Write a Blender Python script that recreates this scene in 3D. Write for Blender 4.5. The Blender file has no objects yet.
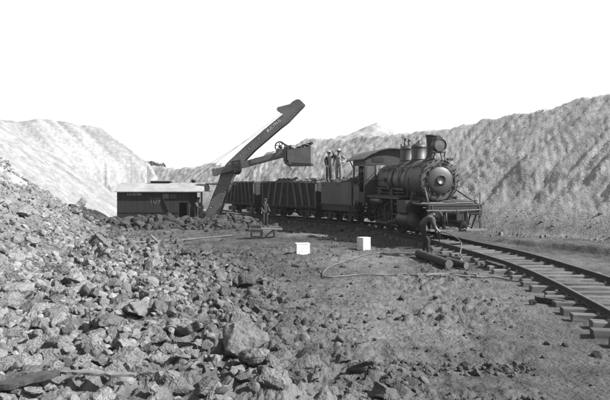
import bpy, bmesh, math, random
import numpy as np
from mathutils import Vector, Matrix
R = math.radians
sc = bpy.context.scene
col = sc.collection
rnd = random.Random(7)

# ------------------------------------------------------------------ camera, sky, sun, exposure
EYE = 2.5
cam_d = bpy.data.cameras.new('camera')
cam = bpy.data.objects.new('camera', cam_d)
col.objects.link(cam)
cam.location = (0, 0, EYE)
cam.rotation_euler = (R(90), 0, 0)
cam_d.sensor_width = 36
cam_d.lens = 35.0
cam_d.shift_y = -17 / 610
cam_d.clip_start = 0.1
cam_d.clip_end = 3000
sc.camera = cam

SUN_DIR = Vector((0.95, -0.32, 0)).normalized()   # plan direction towards the sun
SUN_EL = R(40)
world = bpy.data.worlds.new('World')
sc.world = world
world.use_nodes = True
wn = world.node_tree
wn.nodes.clear()
w_out = wn.nodes.new('ShaderNodeOutputWorld')
w_bg = wn.nodes.new('ShaderNodeBackground')
w_sky = wn.nodes.new('ShaderNodeTexSky')
w_bw = wn.nodes.new('ShaderNodeSeparateColor')
w_sky.sky_type = 'NISHITA'
w_sky.sun_disc = False
w_sky.sun_elevation = SUN_EL
w_sky.sun_rotation = math.atan2(SUN_DIR.x, SUN_DIR.y)
w_sky.dust_density = 0.1
w_sky.air_density = 1.2
w_bg.inputs['Strength'].default_value = 0.075
wn.links.new(w_sky.outputs[0], w_bw.inputs[0])      # black and white, blue-sensitive film
wn.links.new(w_bw.outputs['Blue'], w_bg.inputs['Color'])
wn.links.new(w_bg.outputs[0], w_out.inputs['Surface'])

sun_d = bpy.data.lights.new('sun', 'SUN')
sun_d.energy = 5.0
sun_d.angle = R(0.5)
sun_d.color = (1, 1, 1)
sun = bpy.data.objects.new('sun', sun_d)
col.objects.link(sun)
to_sun = Vector((SUN_DIR.x * math.cos(SUN_EL), SUN_DIR.y * math.cos(SUN_EL), math.sin(SUN_EL)))
sun.rotation_euler = (-to_sun).to_track_quat('-Z', 'Y').to_euler()
sun.location = (20, -10, 30)

sc.view_settings.view_transform = 'Standard'
sc.view_settings.look = 'None'
sc.view_settings.exposure = 1.6
sc.view_settings.gamma = 1.0
sc.view_settings.use_curve_mapping = False

# ------------------------------------------------------------------ materials (all grey: the film is monochrome)
def g(v):
    return (v, v, v, 1)

MATS = {}
ALB = 0.56                                          # keeps real, dark albedos under this exposure
def mat(name, lo, hi, scale=3.0, rough=0.85, bump=0.0, bscale=None, stretch=(1, 1, 1), metal=0.0,
        rand=0.0, attr=None, detail=8.0, spec=0.3, dist=0.02):
    m = bpy.data.materials.new(name)
    MATS[name] = m
    m.use_nodes = True
    nt = m.node_tree
    nt.nodes.clear()
    N, L = nt.nodes.new, nt.links.new
    out = N('ShaderNodeOutputMaterial')
    p = N('ShaderNodeBsdfPrincipled')
    L(p.outputs[0], out.inputs['Surface'])
    tc = N('ShaderNodeTexCoord')
    mp = N('ShaderNodeMapping')
    mp.inputs['Scale'].default_value = stretch
    L(tc.outputs['Object'], mp.inputs['Vector'])
    vec = mp.outputs[0]
    if rand:
        oi = N('ShaderNodeObjectInfo')
        ad = N('ShaderNodeVectorMath'); ad.operation = 'ADD'
        sc_ = N('ShaderNodeVectorMath'); sc_.operation = 'SCALE'
        L(oi.outputs['Random'], sc_.inputs[0]); sc_.inputs[0].default_value = (1, 1, 1)
        cmb = N('ShaderNodeCombineXYZ')
        for k in range(3): L(oi.outputs['Random'], cmb.inputs[k])
        L(cmb.outputs[0], sc_.inputs[0]); sc_.inputs['Scale'].default_value = 37.0
        L(vec, ad.inputs[0]); L(sc_.outputs[0], ad.inputs[1])
        vec = ad.outputs[0]
    nz = N('ShaderNodeTexNoise')
    nz.inputs['Scale'].default_value = scale
    nz.inputs['Detail'].default_value = detail
    nz.inputs['Roughness'].default_value = 0.65
    L(vec, nz.inputs['Vector'])
    mr = N('ShaderNodeMapRange')
    mr.inputs['From Min'].default_value = 0.28
    mr.inputs['From Max'].default_value = 0.72
    mr.inputs['To Min'].default_value = lo * (1 if attr else ALB)
    mr.inputs['To Max'].default_value = hi * (1 if attr else ALB)
    L(nz.outputs['Fac'], mr.inputs['Value'])
    v = mr.outputs[0]
    if rand:
        m2 = N('ShaderNodeMapRange')
        m2.inputs['To Min'].default_value = 1 - rand
        m2.inputs['To Max'].default_value = 1 + rand
        L(oi.outputs['Random'], m2.inputs['Value'])
        mu = N('ShaderNodeMath'); mu.operation = 'MULTIPLY'
        L(v, mu.inputs[0]); L(m2.outputs[0], mu.inputs[1]); v = mu.outputs[0]
        mu = N('ShaderNodeMath'); mu.operation = 'MULTIPLY'
        L(v, mu.inputs[0]); L(oi.outputs['Color'], mu.inputs[1]); v = mu.outputs[0]
    if attr:
        at = N('ShaderNodeAttribute'); at.attribute_name = attr
        mu = N('ShaderNodeMath'); mu.operation = 'MULTIPLY'
        L(v, mu.inputs[0]); L(at.outputs['Fac'], mu.inputs[1]); v = mu.outputs[0]
    L(v, p.inputs['Base Color'])
    p.inputs['Roughness'].default_value = rough
    p.inputs['Metallic'].default_value = metal
    p.inputs['Specular IOR Level'].default_value = spec
    if bump:
        b = N('ShaderNodeBump')
        b.inputs['Strength'].default_value = bump
        b.inputs['Distance'].default_value = dist
        n2 = N('ShaderNodeTexNoise')
        n2.inputs['Scale'].default_value = bscale or scale * 4
        n2.inputs['Detail'].default_value = 6
        L(vec, n2.inputs['Vector'])
        L(n2.outputs['Fac'], b.inputs['Height'])
        L(b.outputs[0], p.inputs['Normal'])
    return m

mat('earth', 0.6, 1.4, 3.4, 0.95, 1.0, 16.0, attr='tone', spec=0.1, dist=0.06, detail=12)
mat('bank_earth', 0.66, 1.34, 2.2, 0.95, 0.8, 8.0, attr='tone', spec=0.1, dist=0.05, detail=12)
mat('rock', 0.13, 0.30, 2.2, 0.95, 1.0, 5.0, rand=0.4, spec=0.15, dist=0.07)
mat('rubble', 0.7, 1.3, 6.0, 0.95, 0.6, 22.0, attr='tone', spec=0.1)
mat('tie_wood', 0.06, 0.23, 2.0, 0.9, 0.7, 30.0, stretch=(1, 14, 14), rand=0.3)
mat('rail_steel', 0.03, 0.07, 6.0, 0.55, 0.2, 40, metal=0.3)
mat('rail_head', 0.18, 0.28, 6.0, 0.35, 0, metal=0.7)
mat('black_iron', 0.006, 0.018, 2.5, 0.5, 0.2, 20, spec=0.5)
mat('boiler_jacket', 0.014, 0.05, 1.6, 0.42, 0.12, 9, spec=0.5)
mat('graphite', 0.02, 0.06, 2.2, 0.55, 0.2, 14, spec=0.5)
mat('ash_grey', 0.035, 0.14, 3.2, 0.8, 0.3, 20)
mat('stack_iron', 0.022, 0.055, 2.5, 0.6, 0.2, 20)
mat('cab_paint', 0.018, 0.045, 2.0, 0.6, 0.15, 12)
mat('tender_paint', 0.09, 0.15, 1.3, 0.6, 0.15, 8, stretch=(1, 1, .35))
mat('roof_paint', 0.05, 0.11, 2.0, 0.7, 0.2, 14)
mat('glass', 0.10, 0.16, 1.0, 0.08, 0, spec=0.8)
mat('lens', 0.07, 0.12, 2.0, 0.15, 0, spec=0.8)
mat('plank_grey', 0.05, 0.36, 2.4, 0.9, 1.0, 12, stretch=(.5, 12, 12))
mat('car_wood', 0.016, 0.04, 1.5, 0.85, 0.4, 18, stretch=(4, 4, .5))
mat('car_stake', 0.07, 0.16, 1.6, 0.85, 0.4, 18, stretch=(4, 4, .5))
mat('house_paint', 0.016, 0.034, 1.4, 0.75, 0.3, 18, stretch=(5, 5, .5))
mat('house_trim', 0.008, 0.018, 3, 0.75)
mat('shutter', 0.05, 0.08, 4, 0.8)
mat('roof_canvas', 0.22, 0.40, 1.2, 0.9, 0.3, 14)
mat('boom_steel', 0.085, 0.19, 1.1, 0.6, 0.2, 12)
mat('dipper_steel', 0.07, 0.17, 2.0, 0.6, 0.3, 12)
mat('white_paint', 0.60, 0.72, 4, 0.8)
mat('dull_white', 0.05, 0.24, 14, 0.85)
mat('letter_white', 0.5, 0.95, 10, 0.85)
mat('box_white', 0.55, 0.95, 5, 0.8, 0.1, 20)
mat('hose_rubber', 0.04, 0.20, 2.5, 0.7)
mat('bark', 0.025, 0.08, 3, 0.95, 0.9, 18, stretch=(.4, 2, 2))
mat('cut_wood', 0.10, 0.18, 6, 0.9, 0.4, 30)
mat('coal', 0.03, 0.11, 5, 0.8, 0.5, 20, rand=.2)
mat('skin', 0.14, 0.22, 8, 0.6)
mat('hair', 0.02, 0.05, 20, 0.7)
mat('cloth_dark', 0.015, 0.04, 9, 0.95, 0.3, 40)
mat('cloth_mid', 0.05, 0.10, 9, 0.95, 0.3, 40)
mat('cloth_pale', 0.18, 0.28, 9, 0.95, 0.3, 40)
mat('cloth_white', 0.42, 0.55, 9, 0.95, 0.3, 40)
mat('boot', 0.025, 0.05, 9, 0.7)
mat('hat_felt', 0.03, 0.06, 12, 0.9)
mat('hat_straw', 0.32, 0.42, 20, 0.9)
mat('foliage', 0.09, 0.16, 3, 0.8)
mat('trunk', 0.06, 0.10, 3, 0.9)

# ------------------------------------------------------------------ mesh helpers
class MB:
    """collects shapes, builds ONE mesh object"""
    def __init__(s):
        s.v = []; s.f = []; s.mi = []; s.sm = []
    def add(s, vs, fs, sm=False, mi=0):
        o = len(s.v)
        s.v += [tuple(p) for p in vs]
        s.f += [tuple(i + o for i in f) for f in fs]
        s.mi += [mi] * len(fs); s.sm += [sm] * len(fs)
        return s
    def box(s, x0, x1, y0, y1, z0, z1, M=None, mi=0, jit=0):
        vs = [Vector((x, y, z)) for x in (x0, x1) for y in (y0, y1) for z in (z0, z1)]
        if jit: vs = [v + Vector((rnd.uniform(-jit, jit), rnd.uniform(-jit, jit), rnd.uniform(-jit, jit))) for v in vs]
        if M: vs = [M @ v for v in vs]
        return s.add(vs, [(0, 1, 3, 2), (4, 6, 7, 5), (0, 4, 5, 1), (2, 3, 7, 6), (0, 2, 6, 4), (1, 5, 7, 3)], False, mi)
    def bar(s, p0, p1, w, h, up=(0, 0, 1), mi=0):
        p0, p1 = Vector(p0), Vector(p1)
        d = p1 - p0; L = d.length; d.normalize()
        y = Vector(up).cross(d)
        if y.length < 1e-4: y = Vector((0, 1, 0))
        y.normalize(); z = d.cross(y)
        M = Matrix.Translation(p0) @ Matrix((d, y, z)).transposed().to_4x4()
        return s.box(0, L, -w / 2, w / 2, -h / 2, h / 2, M, mi)
    def cyl(s, p0, p1, r0, r1=None, n=16, caps=True, mi=0):
        return s.tube([p0, p1], [r0, r0 if r1 is None else r1], n, caps, mi)
    def tube(s, pts, r, n=8, caps=True, mi=0, closed=False):
        pts = [Vector(p) for p in pts]
        k = len(pts)
        rs = r if isinstance(r, (list, tuple)) else [r] * k
        vs = []; prev = None
        for i, p in enumerate(pts):
            a = pts[i - 1] if i else (pts[-1] if closed else p)
            b = pts[i + 1] if i < k - 1 else (pts[0] if closed else p)
            d = (b - a).normalized()
            if prev is None:
                u = d.orthogonal().normalized()
            else:
                u = (prev - d * prev.dot(d)).normalized()
            prev = u
            w = d.cross(u)
            for j in range(n):
                t = 2 * math.pi * j / n
                vs.append(p + (u * math.cos(t) + w * math.sin(t)) * rs[i])
        fs = []
        for i in range(k if closed else k - 1):
            q = (i + 1) % k
            for j in range(n):
                fs.append((i * n + j, i * n + (j + 1) % n, q * n + (j + 1) % n, q * n + j))
        s.add(vs, fs, True, mi)
        if caps and not closed:
            s.add(vs[:n], [tuple(range(n))[::-1]], False, mi)
            s.add(vs[-n:], [tuple(range(n))], False, mi)
        return s
    def lathe(s, prof, M=None, n=32, mi=0, sm=True):
        """prof: (radius, height along local z); sharp steps get doubled rings"""
        vs = []; fs = []
        for (r, z) in prof:
            for j in range(n):
                t = 2 * math.pi * j / n
                v = Vector((r * math.cos(t), r * math.sin(t), z))
                vs.append(M @ v if M else v)
        for i in range(len(prof) - 1):
            if prof[i] == prof[i + 1]: continue
            for j in range(n):
                fs.append((i * n + j, i * n + (j + 1) % n, (i + 1) * n + (j + 1) % n, (i + 1) * n + j))
        s.add(vs, fs, sm, mi)
        return s
    def prism(s, poly, d0, d1, M=None, mi=0):
        """poly in local x,z extruded along local y from d0 to d1"""
        n = len(poly)
        vs = [Vector((x, d0, z)) for x, z in poly] + [Vector((x, d1, z)) for x, z in poly]
        if M: vs = [M @ v for v in vs]
        fs = [tuple(range(n)), tuple(range(2 * n - 1, n - 1, -1))]
        fs += [(i, i + n, (i + 1) % n + n, (i + 1) % n) for i in range(n)]
        return s.add(vs, fs, False, mi)
    def mesh(s, name, mats):
        me = bpy.data.meshes.new(name)
        me.from_pydata(s.v, [], s.f)
        for m in (mats if isinstance(mats, (list, tuple)) else [mats]):
            me.materials.append(MATS[m])
        me.polygons.foreach_set('material_index', s.mi)
        me.polygons.foreach_set('use_smooth', s.sm)
        bm = bmesh.new(); bm.from_mesh(me)
        bmesh.ops.recalc_face_normals(bm, faces=bm.faces)
        bm.to_mesh(me); bm.free()
        me.update()
        return me
    def build(s, name, mats, parent=None, loc=None, label=None):
        return link(name, s.mesh(name, mats), parent, loc, label)

def link(name, me, parent=None, loc=None, label=None, rot=None):
    o = bpy.data.objects.new(name, me)
    col.objects.link(o)
    if parent is not None: o.parent = parent
    if loc is not None: o.location = loc
    if rot is not None: o.rotation_euler = rot
    if label: o['label'] = label
    return o

def tag(o, label, cat, group=None, kind=None):
    o['label'] = label; o['category'] = cat
    if group: o['group'] = group
    if kind: o['kind'] = kind
    return o

def thing(name, label, cat, loc=(0, 0, 0), rotz=0.0, group=None):
    o = bpy.data.objects.new(name, None)
    col.objects.link(o)
    o.location = loc; o.rotation_euler = (0, 0, rotz)
    o.empty_display_size = 0.2
    return tag(o, label, cat, group)

AX = Matrix.Rotation(R(90), 4, 'Y')                 # local z -> +x
def axis_x(x, y, z): return Matrix.Translation((x, y, z)) @ AX
def axis_y(x, y, z): return Matrix.Translation((x, y, z)) @ Matrix.Rotation(R(-90), 4, 'X')   # local z -> +y

# ------------------------------------------------------------------ noise
def _hash(ix, iy, seed):
    h = (ix.astype(np.int64) * 374761393 + iy.astype(np.int64) * 668265263 + seed * 974711) & 0xFFFFFFFF
    h = ((h ^ (h >> 13)) * 1274126177) & 0xFFFFFFFF
    h = (h ^ (h >> 16)) & 0xFFFFFF
    return h / float(0xFFFFFF)
def vnoise(x, y, seed=0):
    ix = np.floor(x); iy = np.floor(y)
    fx = x - ix; fy = y - iy
    fx = fx * fx * fx * (fx * (fx * 6 - 15) + 10); fy = fy * fy * fy * (fy * (fy * 6 - 15) + 10)
    a = _hash(ix, iy, seed); b = _hash(ix + 1, iy, seed)
    c = _hash(ix, iy + 1, seed); d = _hash(ix + 1, iy + 1, seed)
    return (a + (b - a) * fx) * (1 - fy) + (c + (d - c) * fx) * fy
def fbm(x, y, oct=4, seed=0, gain=.5):
    t = 0; a = 1; n = 0
    for k in range(oct):
        xx = x * 0.8 - y * 0.6; yy = x * 0.6 + y * 0.8
        t = t + a * (vnoise(xx, yy, seed + k * 17) * 2 - 1); n += a
        x = xx * 2.03 + 13.7; y = yy * 2.03 - 7.1; a *= gain
    return t / n
def worley(x, y, seed=0):
    ix = np.floor(x); iy = np.floor(y)
    best = np.full(x.shape, 9.0); hv = np.zeros(x.shape)
    for dx in (-1, 0, 1):
        for dy in (-1, 0, 1):
            cx = ix + dx; cy = iy + dy
            px = cx + .15 + .7 * _hash(cx, cy, seed); py = cy + .15 + .7 * _hash(cx, cy, seed + 5)
            d = np.hypot(px - x, py - y)
            m = d < best
            best = np.where(m, d, best); hv = np.where(m, _hash(cx, cy, seed + 9), hv)
    return best, hv
def lumps(x, y, cell, seed, rare=.0):
    """half buried clods: a rounded knob in some of the cells, height 0..1"""
    wx = .35 * fbm(x / cell * .9, y / cell * .9, 2, seed + 3); wy = .35 * fbm(x / cell * .9 + 31, y / cell * .9, 2, seed + 4)
    f, h = worley(x / cell + wx, y / cell + wy, seed)
    r = .18 + .52 * np.clip((h - rare) / (1 - rare + 1e-6), 0, 1)
    k = np.clip(1 - (f / r) ** 2, 0, 1) ** .6
    return np.where(h > rare, k * r / .7, 0)
def sstep(a, b, x):
    t = np.clip((x - a) / (b - a), 0, 1)
    return t * t * (3 - 2 * t)

def polydist(poly, x, y):
    """arc length and signed distance (positive on the right-hand side walking along the line)"""
    P = np.array(poly, float); D = np.diff(P, axis=0); L = np.hypot(D[:, 0], D[:, 1])
    S = np.concatenate([[0], np.cumsum(L)])
    best = np.full(x.shape, 1e18); so = np.zeros(x.shape); do = np.zeros(x.shape)
    for i in range(len(D)):
        ux, uy = D[i] / L[i]
        rx = x - P[i, 0]; ry = y - P[i, 1]
        t = rx * ux + ry * uy
        lo = 0 if i else -1e3; hi = L[i] if i < len(D) - 1 else L[i] + 1e3
        tc = np.clip(t, lo, hi)
        d = np.hypot(rx - tc * ux, ry - tc * uy)
        sg = np.where(rx * uy - ry * ux >= 0, 1.0, -1.0)
        m = d < best
        best = np.where(m, d, best); so = np.where(m, S[i] + tc, so); do = np.where(m, d * sg, do)
    return so, do

# ------------------------------------------------------------------ the track's path
PATH_PTS = [(-8.2, 50), (-5.0, 44.4), (-2.1, 39.6), (1.55, 35.5), (3.55, 32), (4.45, 29), (5.15, 25.5), (5.72, 22.5),
            (6.2, 19.5), (6.45, 16.5), (6.4, 13.5), (6.1, 10.5), (5.6, 7.5), (4.9, 4.5), (4.0, 1.5)]
def catmull(pts, per=20):
    out = []
    P = [pts[0]] + list(pts) + [pts[-1]]
    for i in range(1, len(P) - 2):
        p0, p1, p2, p3 = map(np.array, P[i - 1:i + 3])
        for k in range(per):
            t = k / per
            out.append(0.5 * ((2 * p1) + (-p0 + p2) * t + (2 * p0 - 5 * p1 + 4 * p2 - p3) * t * t + (-p0 + 3 * p1 - 3 * p2 + p3) * t ** 3))
    out.append(np.array(pts[-1], float))
    return np.array(out)
PATH = catmull(PATH_PTS)
for _ in range(60):                                   # ease the kinks
    PATH[1:-1] = 0.5 * PATH[1:-1] + 0.25 * (PATH[:-2] + PATH[2:])
_d = np.hypot(*np.diff(PATH, axis=0).T)
PS = np.concatenate([[0], np.cumsum(_d)])
def path_at(s):
    x = np.interp(s, PS, PATH[:, 0]); y = np.interp(s, PS, PATH[:, 1])
    e = 0.15
    dx = np.interp(s + e, PS, PATH[:, 0]) - np.interp(s - e, PS, PATH[:, 0])
    dy = np.interp(s + e, PS, PATH[:, 1]) - np.interp(s - e, PS, PATH[:, 1])
    n = math.hypot(dx, dy)
    return x, y, dx / n, dy / n
PATH_C = PATH[::12]

# ------------------------------------------------------------------ terrain
FOOT_A = [(17, 6), (15.5, 14), (14.2, 20), (12.7, 24.7), (9.8, 30), (5.8, 36.5), (.5, 44), (-5.5, 52), (-12, 60), (-19, 69), (-30, 83), (-45, 100)]
CREST_A = [(-60, 8.5), (0, 8.4), (25, 8.1), (26.3, 7.9), (28.9, 7.8), (31.5, 7.3), (34.9, 7.2), (38, 6.65), (43.4, 6.6), (47.7, 6.9), (49.9, 6.55),
           (53.3, 7.0), (56.1, 7.05), (57, 6.4), (59.5, 5.8), (61.5, 5.0), (64.4, 4.5), (70.6, 5.0), (74.2, 4.5), (81.9, 4.7), (120, 6), (400, 6)]
FOOT_D = [(-1.5, 1), (-3.2, 6), (-5.6, 12), (-8.0, 20), (-9.7, 28), (-10.9, 34.2), (-14.5, 36.5), (-18, 38)]
FOOT_B = [(-9, 10), (-11.5, 28), (-13.2, 40), (-15, 50), (-17.5, 60), (-20, 75)]
FACE_C = [(-46, 44), (-30, 60), (-18.2, 75.4)]

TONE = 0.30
def terrain(x, y, full=False):
    n1 = fbm(x / 5, y / 5, 4, 1); n2 = fbm(x / 1.1, y / 1.1, 4, 5); n3 = fbm(x / .32, y / .32, 3, 9)
    near_left = sstep(1.5, -4, x - 0.16 * (y - 10) * -1 + 0.0 * y) * sstep(34, 22, y)
    n4 = fbm(x / .11, y / .11, 2, 10)
    z = 0.10 * n1 + 0.06 * n2 + 0.034 * n3 + .012 * n4
    z = z + near_left * (0.14 * n2 + 0.07 * n3 + 0.05)
    e_ = x - np.interp(y, [4, 6.8, 10, 13, 17, 22, 28, 34], [2.2, 1.2, .1, -.6, -1.5, -4.2, -8.2, -9.5])
    heapm = sstep(2.2, -1.8, e_) * sstep(40, 30, y)
    patch = sstep(-.05, .45, fbm(x / 2.2, y / 2.2, 3, 91))
    lump_ = .12 * lumps(x, y, .46, 92, .45) + .10 * lumps(x, y, .22, 93, .25) + .06 * lumps(x, y, .11, 94, .2)
    clod = .11 * lumps(x, y, .22, 95, .42) + .055 * lumps(x, y, .10, 96, .35)
    lz = heapm * lump_ + (1 - heapm) * clod * (.25 + .75 * patch) * sstep(8.0, 4.5, x - .08 * y)
    z = z + lz * sstep(26, 20, y)
    # old trampled dirt near the track, lower than the tie tops
    ps, pd = polydist(PATH_C, x, y)                  # positive to the left in the picture (walking towards the camera)
    flat = sstep(3.2, 1.3, np.abs(pd))
    z = z * (1 - .85 * flat)
    z = z + flat * (0.045 + .05 * n2) + sstep(1.2, 0.75, np.abs(pd)) * (0.06 + .03 * n2)
    z = z + sstep(0.9, 0.6, np.abs(pd)) * sstep(24, 30, y) * 0.06
    # low light mound by the work bench
    z = z + 0.16 * np.exp(-(((x + .1) / 1.5) ** 2 + ((y - 27.2) / .9) ** 2))
    # ledge right of the track
    _, ld = polydist([(12.5, 14), (10.6, 19.2), (8.7, 23.5), (7.8, 27)], x, y)
    z = z + 0.20 * sstep(-.05, .35, ld + .12 * n2) * sstep(28, 24, y) * sstep(5, 0.5, ld)
    # rubble ridge before the shovel, pit under the shovel
    ridge = np.exp(-((y - 34.3 - .12 * (x + 7)) / 1.5) ** 2) * sstep(-2.4, -4.2, x) * sstep(-14, -11, x)
    z = z + ridge * (0.36 + .25 * n2)
    pit = sstep(-14.5, -13.2, x) * sstep(-6.0, -7.4, x) * sstep(36.2, 37.4, y) * sstep(42.4, 41.6, y)
    z = z * (1 - pit) - 0.9 * pit
    kind = np.zeros(x.shape, int)
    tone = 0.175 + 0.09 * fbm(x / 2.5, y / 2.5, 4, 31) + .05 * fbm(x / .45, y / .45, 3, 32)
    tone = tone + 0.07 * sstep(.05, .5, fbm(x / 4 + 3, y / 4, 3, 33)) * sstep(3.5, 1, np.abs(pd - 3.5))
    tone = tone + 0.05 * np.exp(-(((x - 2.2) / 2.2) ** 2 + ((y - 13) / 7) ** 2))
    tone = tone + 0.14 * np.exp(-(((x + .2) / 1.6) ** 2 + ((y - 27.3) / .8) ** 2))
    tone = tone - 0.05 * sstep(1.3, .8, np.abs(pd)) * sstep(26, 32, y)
    left = sstep(1.0, -5.0, x - (1.5 - .27 * (y - 6)))
    tone = tone + (.01 + 1.5 * np.clip(lump_ - .035, 0, .12)) * left * sstep(40, 28, y)  # paler stone lumps; soil kept dark, painting shade into the gaps
    tone = tone - .05 * ridge
    # D: rubble talus on the left
    sD, dD = polydist(FOOT_D, x, y)
    dD = -dD
    zd = 0.50 * dD + 0.9 * fbm(x / 3.5, y / 3.5, 4, 41) * sstep(0, 4, dD) + .22 * n2 * sstep(0, 1.5, dD)
    zd = np.minimum(zd, 3.4 + .5 * n1 + .10 * np.maximum(dD - 6, 0))
    zd = zd + lump_ * .8 * sstep(0, 1.5, dD)
    zd = np.where(dD > 0, zd, -9)
    m = zd > z; z = np.where(m, zd, z)
    tD = 0.26 + 1.4 * np.clip(lump_ - .03, 0, .12) + .09 * fbm(x / 1.3, y / 1.3, 3, 43) + .13 * sstep(2, 6, dD) - .17 * np.exp(-(((x + 13.2) / 2.0) ** 2 + ((y - 32) / 2.8) ** 2))  # talus lumps paler than the gaps, crevice shade put into the tone
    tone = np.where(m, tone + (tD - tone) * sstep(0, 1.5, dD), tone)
    kind = np.where(m & (dD > 2.0), 1, kind)
    # B: pale left bank
    sB, dB = polydist(FOOT_B, x, y)
    dB = -dB
    rill = np.abs(fbm(sB / 1.3 + .1 * dB, dB / 14, 3, 51)) - .2
    zb = 0.72 * dB + .12 * n2 + .8 * rill * sstep(0, 4, dB) + .35 * fbm(x / 6, y / 6, 4, 53)
    zb = np.minimum(zb, 8.0 + .9 * fbm(sB / 4, dB / 9, 3, 55) + .03 * dB)
    zb = np.minimum(zb, 0.75 * (63 - y - .25 * (x + 24)) + .9 * fbm(x / 3, y / 3, 3, 56))
    zb = np.where(dB > 0, zb, -9)
    m = zb > z; z = np.where(m, zb, z)
    tone = np.where(m, 0.53 + .16 * fbm(sB / 1.0, dB / 8, 4, 57) - .16 * sstep(.25, .5, fbm(sB / 3, dB / 12, 3, 58)) + .10 * fbm(x / .6, y / .6, 3, 59), tone)
    kind = np.where(m, 1, kind)
    # C: far left bank with a cut face
    sC, dC = polydist(FACE_C, x, y)
    dC = -dC
    flute = np.abs(fbm(sC / .9, dC / 30, 3, 61))
    dCe = dC - .9 * flute + .5 * fbm(x / 4, y / 4, 3, 62)
    zc = np.where(dCe < 1.1, dCe * 4.1, 4.5 + .60 * (dCe - 1.1))
    zc = np.minimum(zc, 10.0 + 1.1 * fbm(x / 5, y / 5, 4, 63))
    eS = 22.2 - sC + (dC > 0) * 0 + 21.5
    zc = np.minimum(zc, 2.2 * eS + 1.0 * fbm(x / 2, y / 2, 3, 64) + .25 * np.maximum(dC, 0))
    zc = np.where(dC > 0, zc, -9)
    m = zc > z; z = np.where(m, zc, z)
    tone = np.where(m, 0.54 + .20 * fbm(sC / .8, dC / 9, 4, 65) - .05 * sstep(3, 8, dC) + .10 * fbm(x / .7, y / .7, 3, 66), tone)
    kind = np.where(m, 1, kind)
    # A: right spoil bank, rilled down its slope
    sA, dA = polydist(FOOT_A, x, y)
    warp = .8 * fbm(x / 7, y / 7, 3, 71)
    r1 = np.abs(fbm(sA / 1.5 + warp, dA / 11, 3, 72)); r2 = fbm(sA / .5 + warp * 2, dA / 12, 3, 73)
    amp = sstep(.3, 3.5, dA) * (0.6 + .4 * sstep(12, 5, dA))
    lump = fbm(x / 2.2, y / 2.2, 4, 74)
    scar = sstep(.15, .55, fbm(x / 3.4 + 9, y / 3.4, 3, 79))
    big = sstep(0, 5, dA) * .32 * fbm(sA / 5.0, dA / 9, 3, 75)
    za = .70 * dA + amp * (.18 * (r1 - .22) + .14 * r2 + .12 * fbm(sA / .2 + warp * 3, dA / 11, 3, 69) + .09 * lump + .08 * n3 - .22 * scar) + big
    za = za + .16 * sstep(.4, 0, np.abs(dA - .3)) * n2
    cr = np.interp(sA.ravel(), [c[0] for c in CREST_A], [c[1] for c in CREST_A]).reshape(sA.shape)
    cap = cr + .35 * fbm(sA / 1.6, dA / 3, 4, 76) + .22 * fbm(x / .5, y / .5, 3, 68) - .10 * np.clip(dA - cr / .7, 0, 12) - .5 * sstep(57, 62, sA) * np.abs(fbm(sA / 3.0, dA / 6, 3, 70)) + .03 * np.clip(dA - cr / .7, -5, 40) * fbm(x / 9, y / 9, 3, 77) * sstep(0, 12, dA - cr / .7)
    za = np.minimum(za, cap)
    za = np.where(dA > 0, za, -9)
    # far peak
    za = np.where(dA > 8, np.maximum(za, 11.3 - .42 * np.hypot((x - 10.4) * (1 + .5 * (x > 10.4)), (y - 86) * .7) + .5 * fbm(x / 2, y / 2, 3, 78)), za)
    m = za > z; z = np.where(m, za, z)
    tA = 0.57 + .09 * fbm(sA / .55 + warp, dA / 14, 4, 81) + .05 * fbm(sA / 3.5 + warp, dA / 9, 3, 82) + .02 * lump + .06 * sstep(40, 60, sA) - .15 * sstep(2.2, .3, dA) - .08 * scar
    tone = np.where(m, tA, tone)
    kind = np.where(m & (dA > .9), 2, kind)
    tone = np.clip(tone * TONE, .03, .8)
    if full: return z, tone, kind
    return z

def tz(x, y):
    return float(terrain(np.array([float(x)]), np.array([float(y)]))[0])

def build_terrain():
    ys = list(np.arange(-14, 2, .5)) + list(np.arange(2, 5, .09))
    y = 5.0
    while y < 125: ys.append(y); y *= 1.0078
    while y < 900: ys.append(y); y *= 1.12
    ys = np.array(ys); nc = 820
    u = np.linspace(-1, 1, nc)
    u = .75 * u + .25 * u ** 3
    W = np.maximum(14.0, .78 * ys + 8)
    X = u[None, :] * W[:, None]; Y = np.repeat(ys[:, None], nc, 1)
    Z, T, K = terrain(X, Y, True)
    nr = len(ys)
    idx = np.arange(nr * nc).reshape(nr, nc)
    q = np.stack([idx[:-1, :-1], idx[:-1, 1:], idx[1:, 1:], idx[1:, :-1]], -1).reshape(-1, 4)
    kf = K[:-1, :-1].reshape(-1)
    V = np.stack([X, Y, Z], -1).reshape(-1, 3); T = T.reshape(-1)
    for k, (nm, lab) in enumerate([('ground', 'dark churned earth floor of the cutting strewn with clods'),
                                   ('left_bank', 'pale sunlit earth bank on the left with a steep cut face'),
                                   ('right_bank', 'long rilled grey spoil bank rising behind the train')]):
        f = q[kf == k]
        used, inv = np.unique(f, return_inverse=True)
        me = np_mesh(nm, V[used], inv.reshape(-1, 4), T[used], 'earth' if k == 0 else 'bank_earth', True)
        o = link(nm, me)
        o['kind'] = 'structure'; o['label'] = lab

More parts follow.
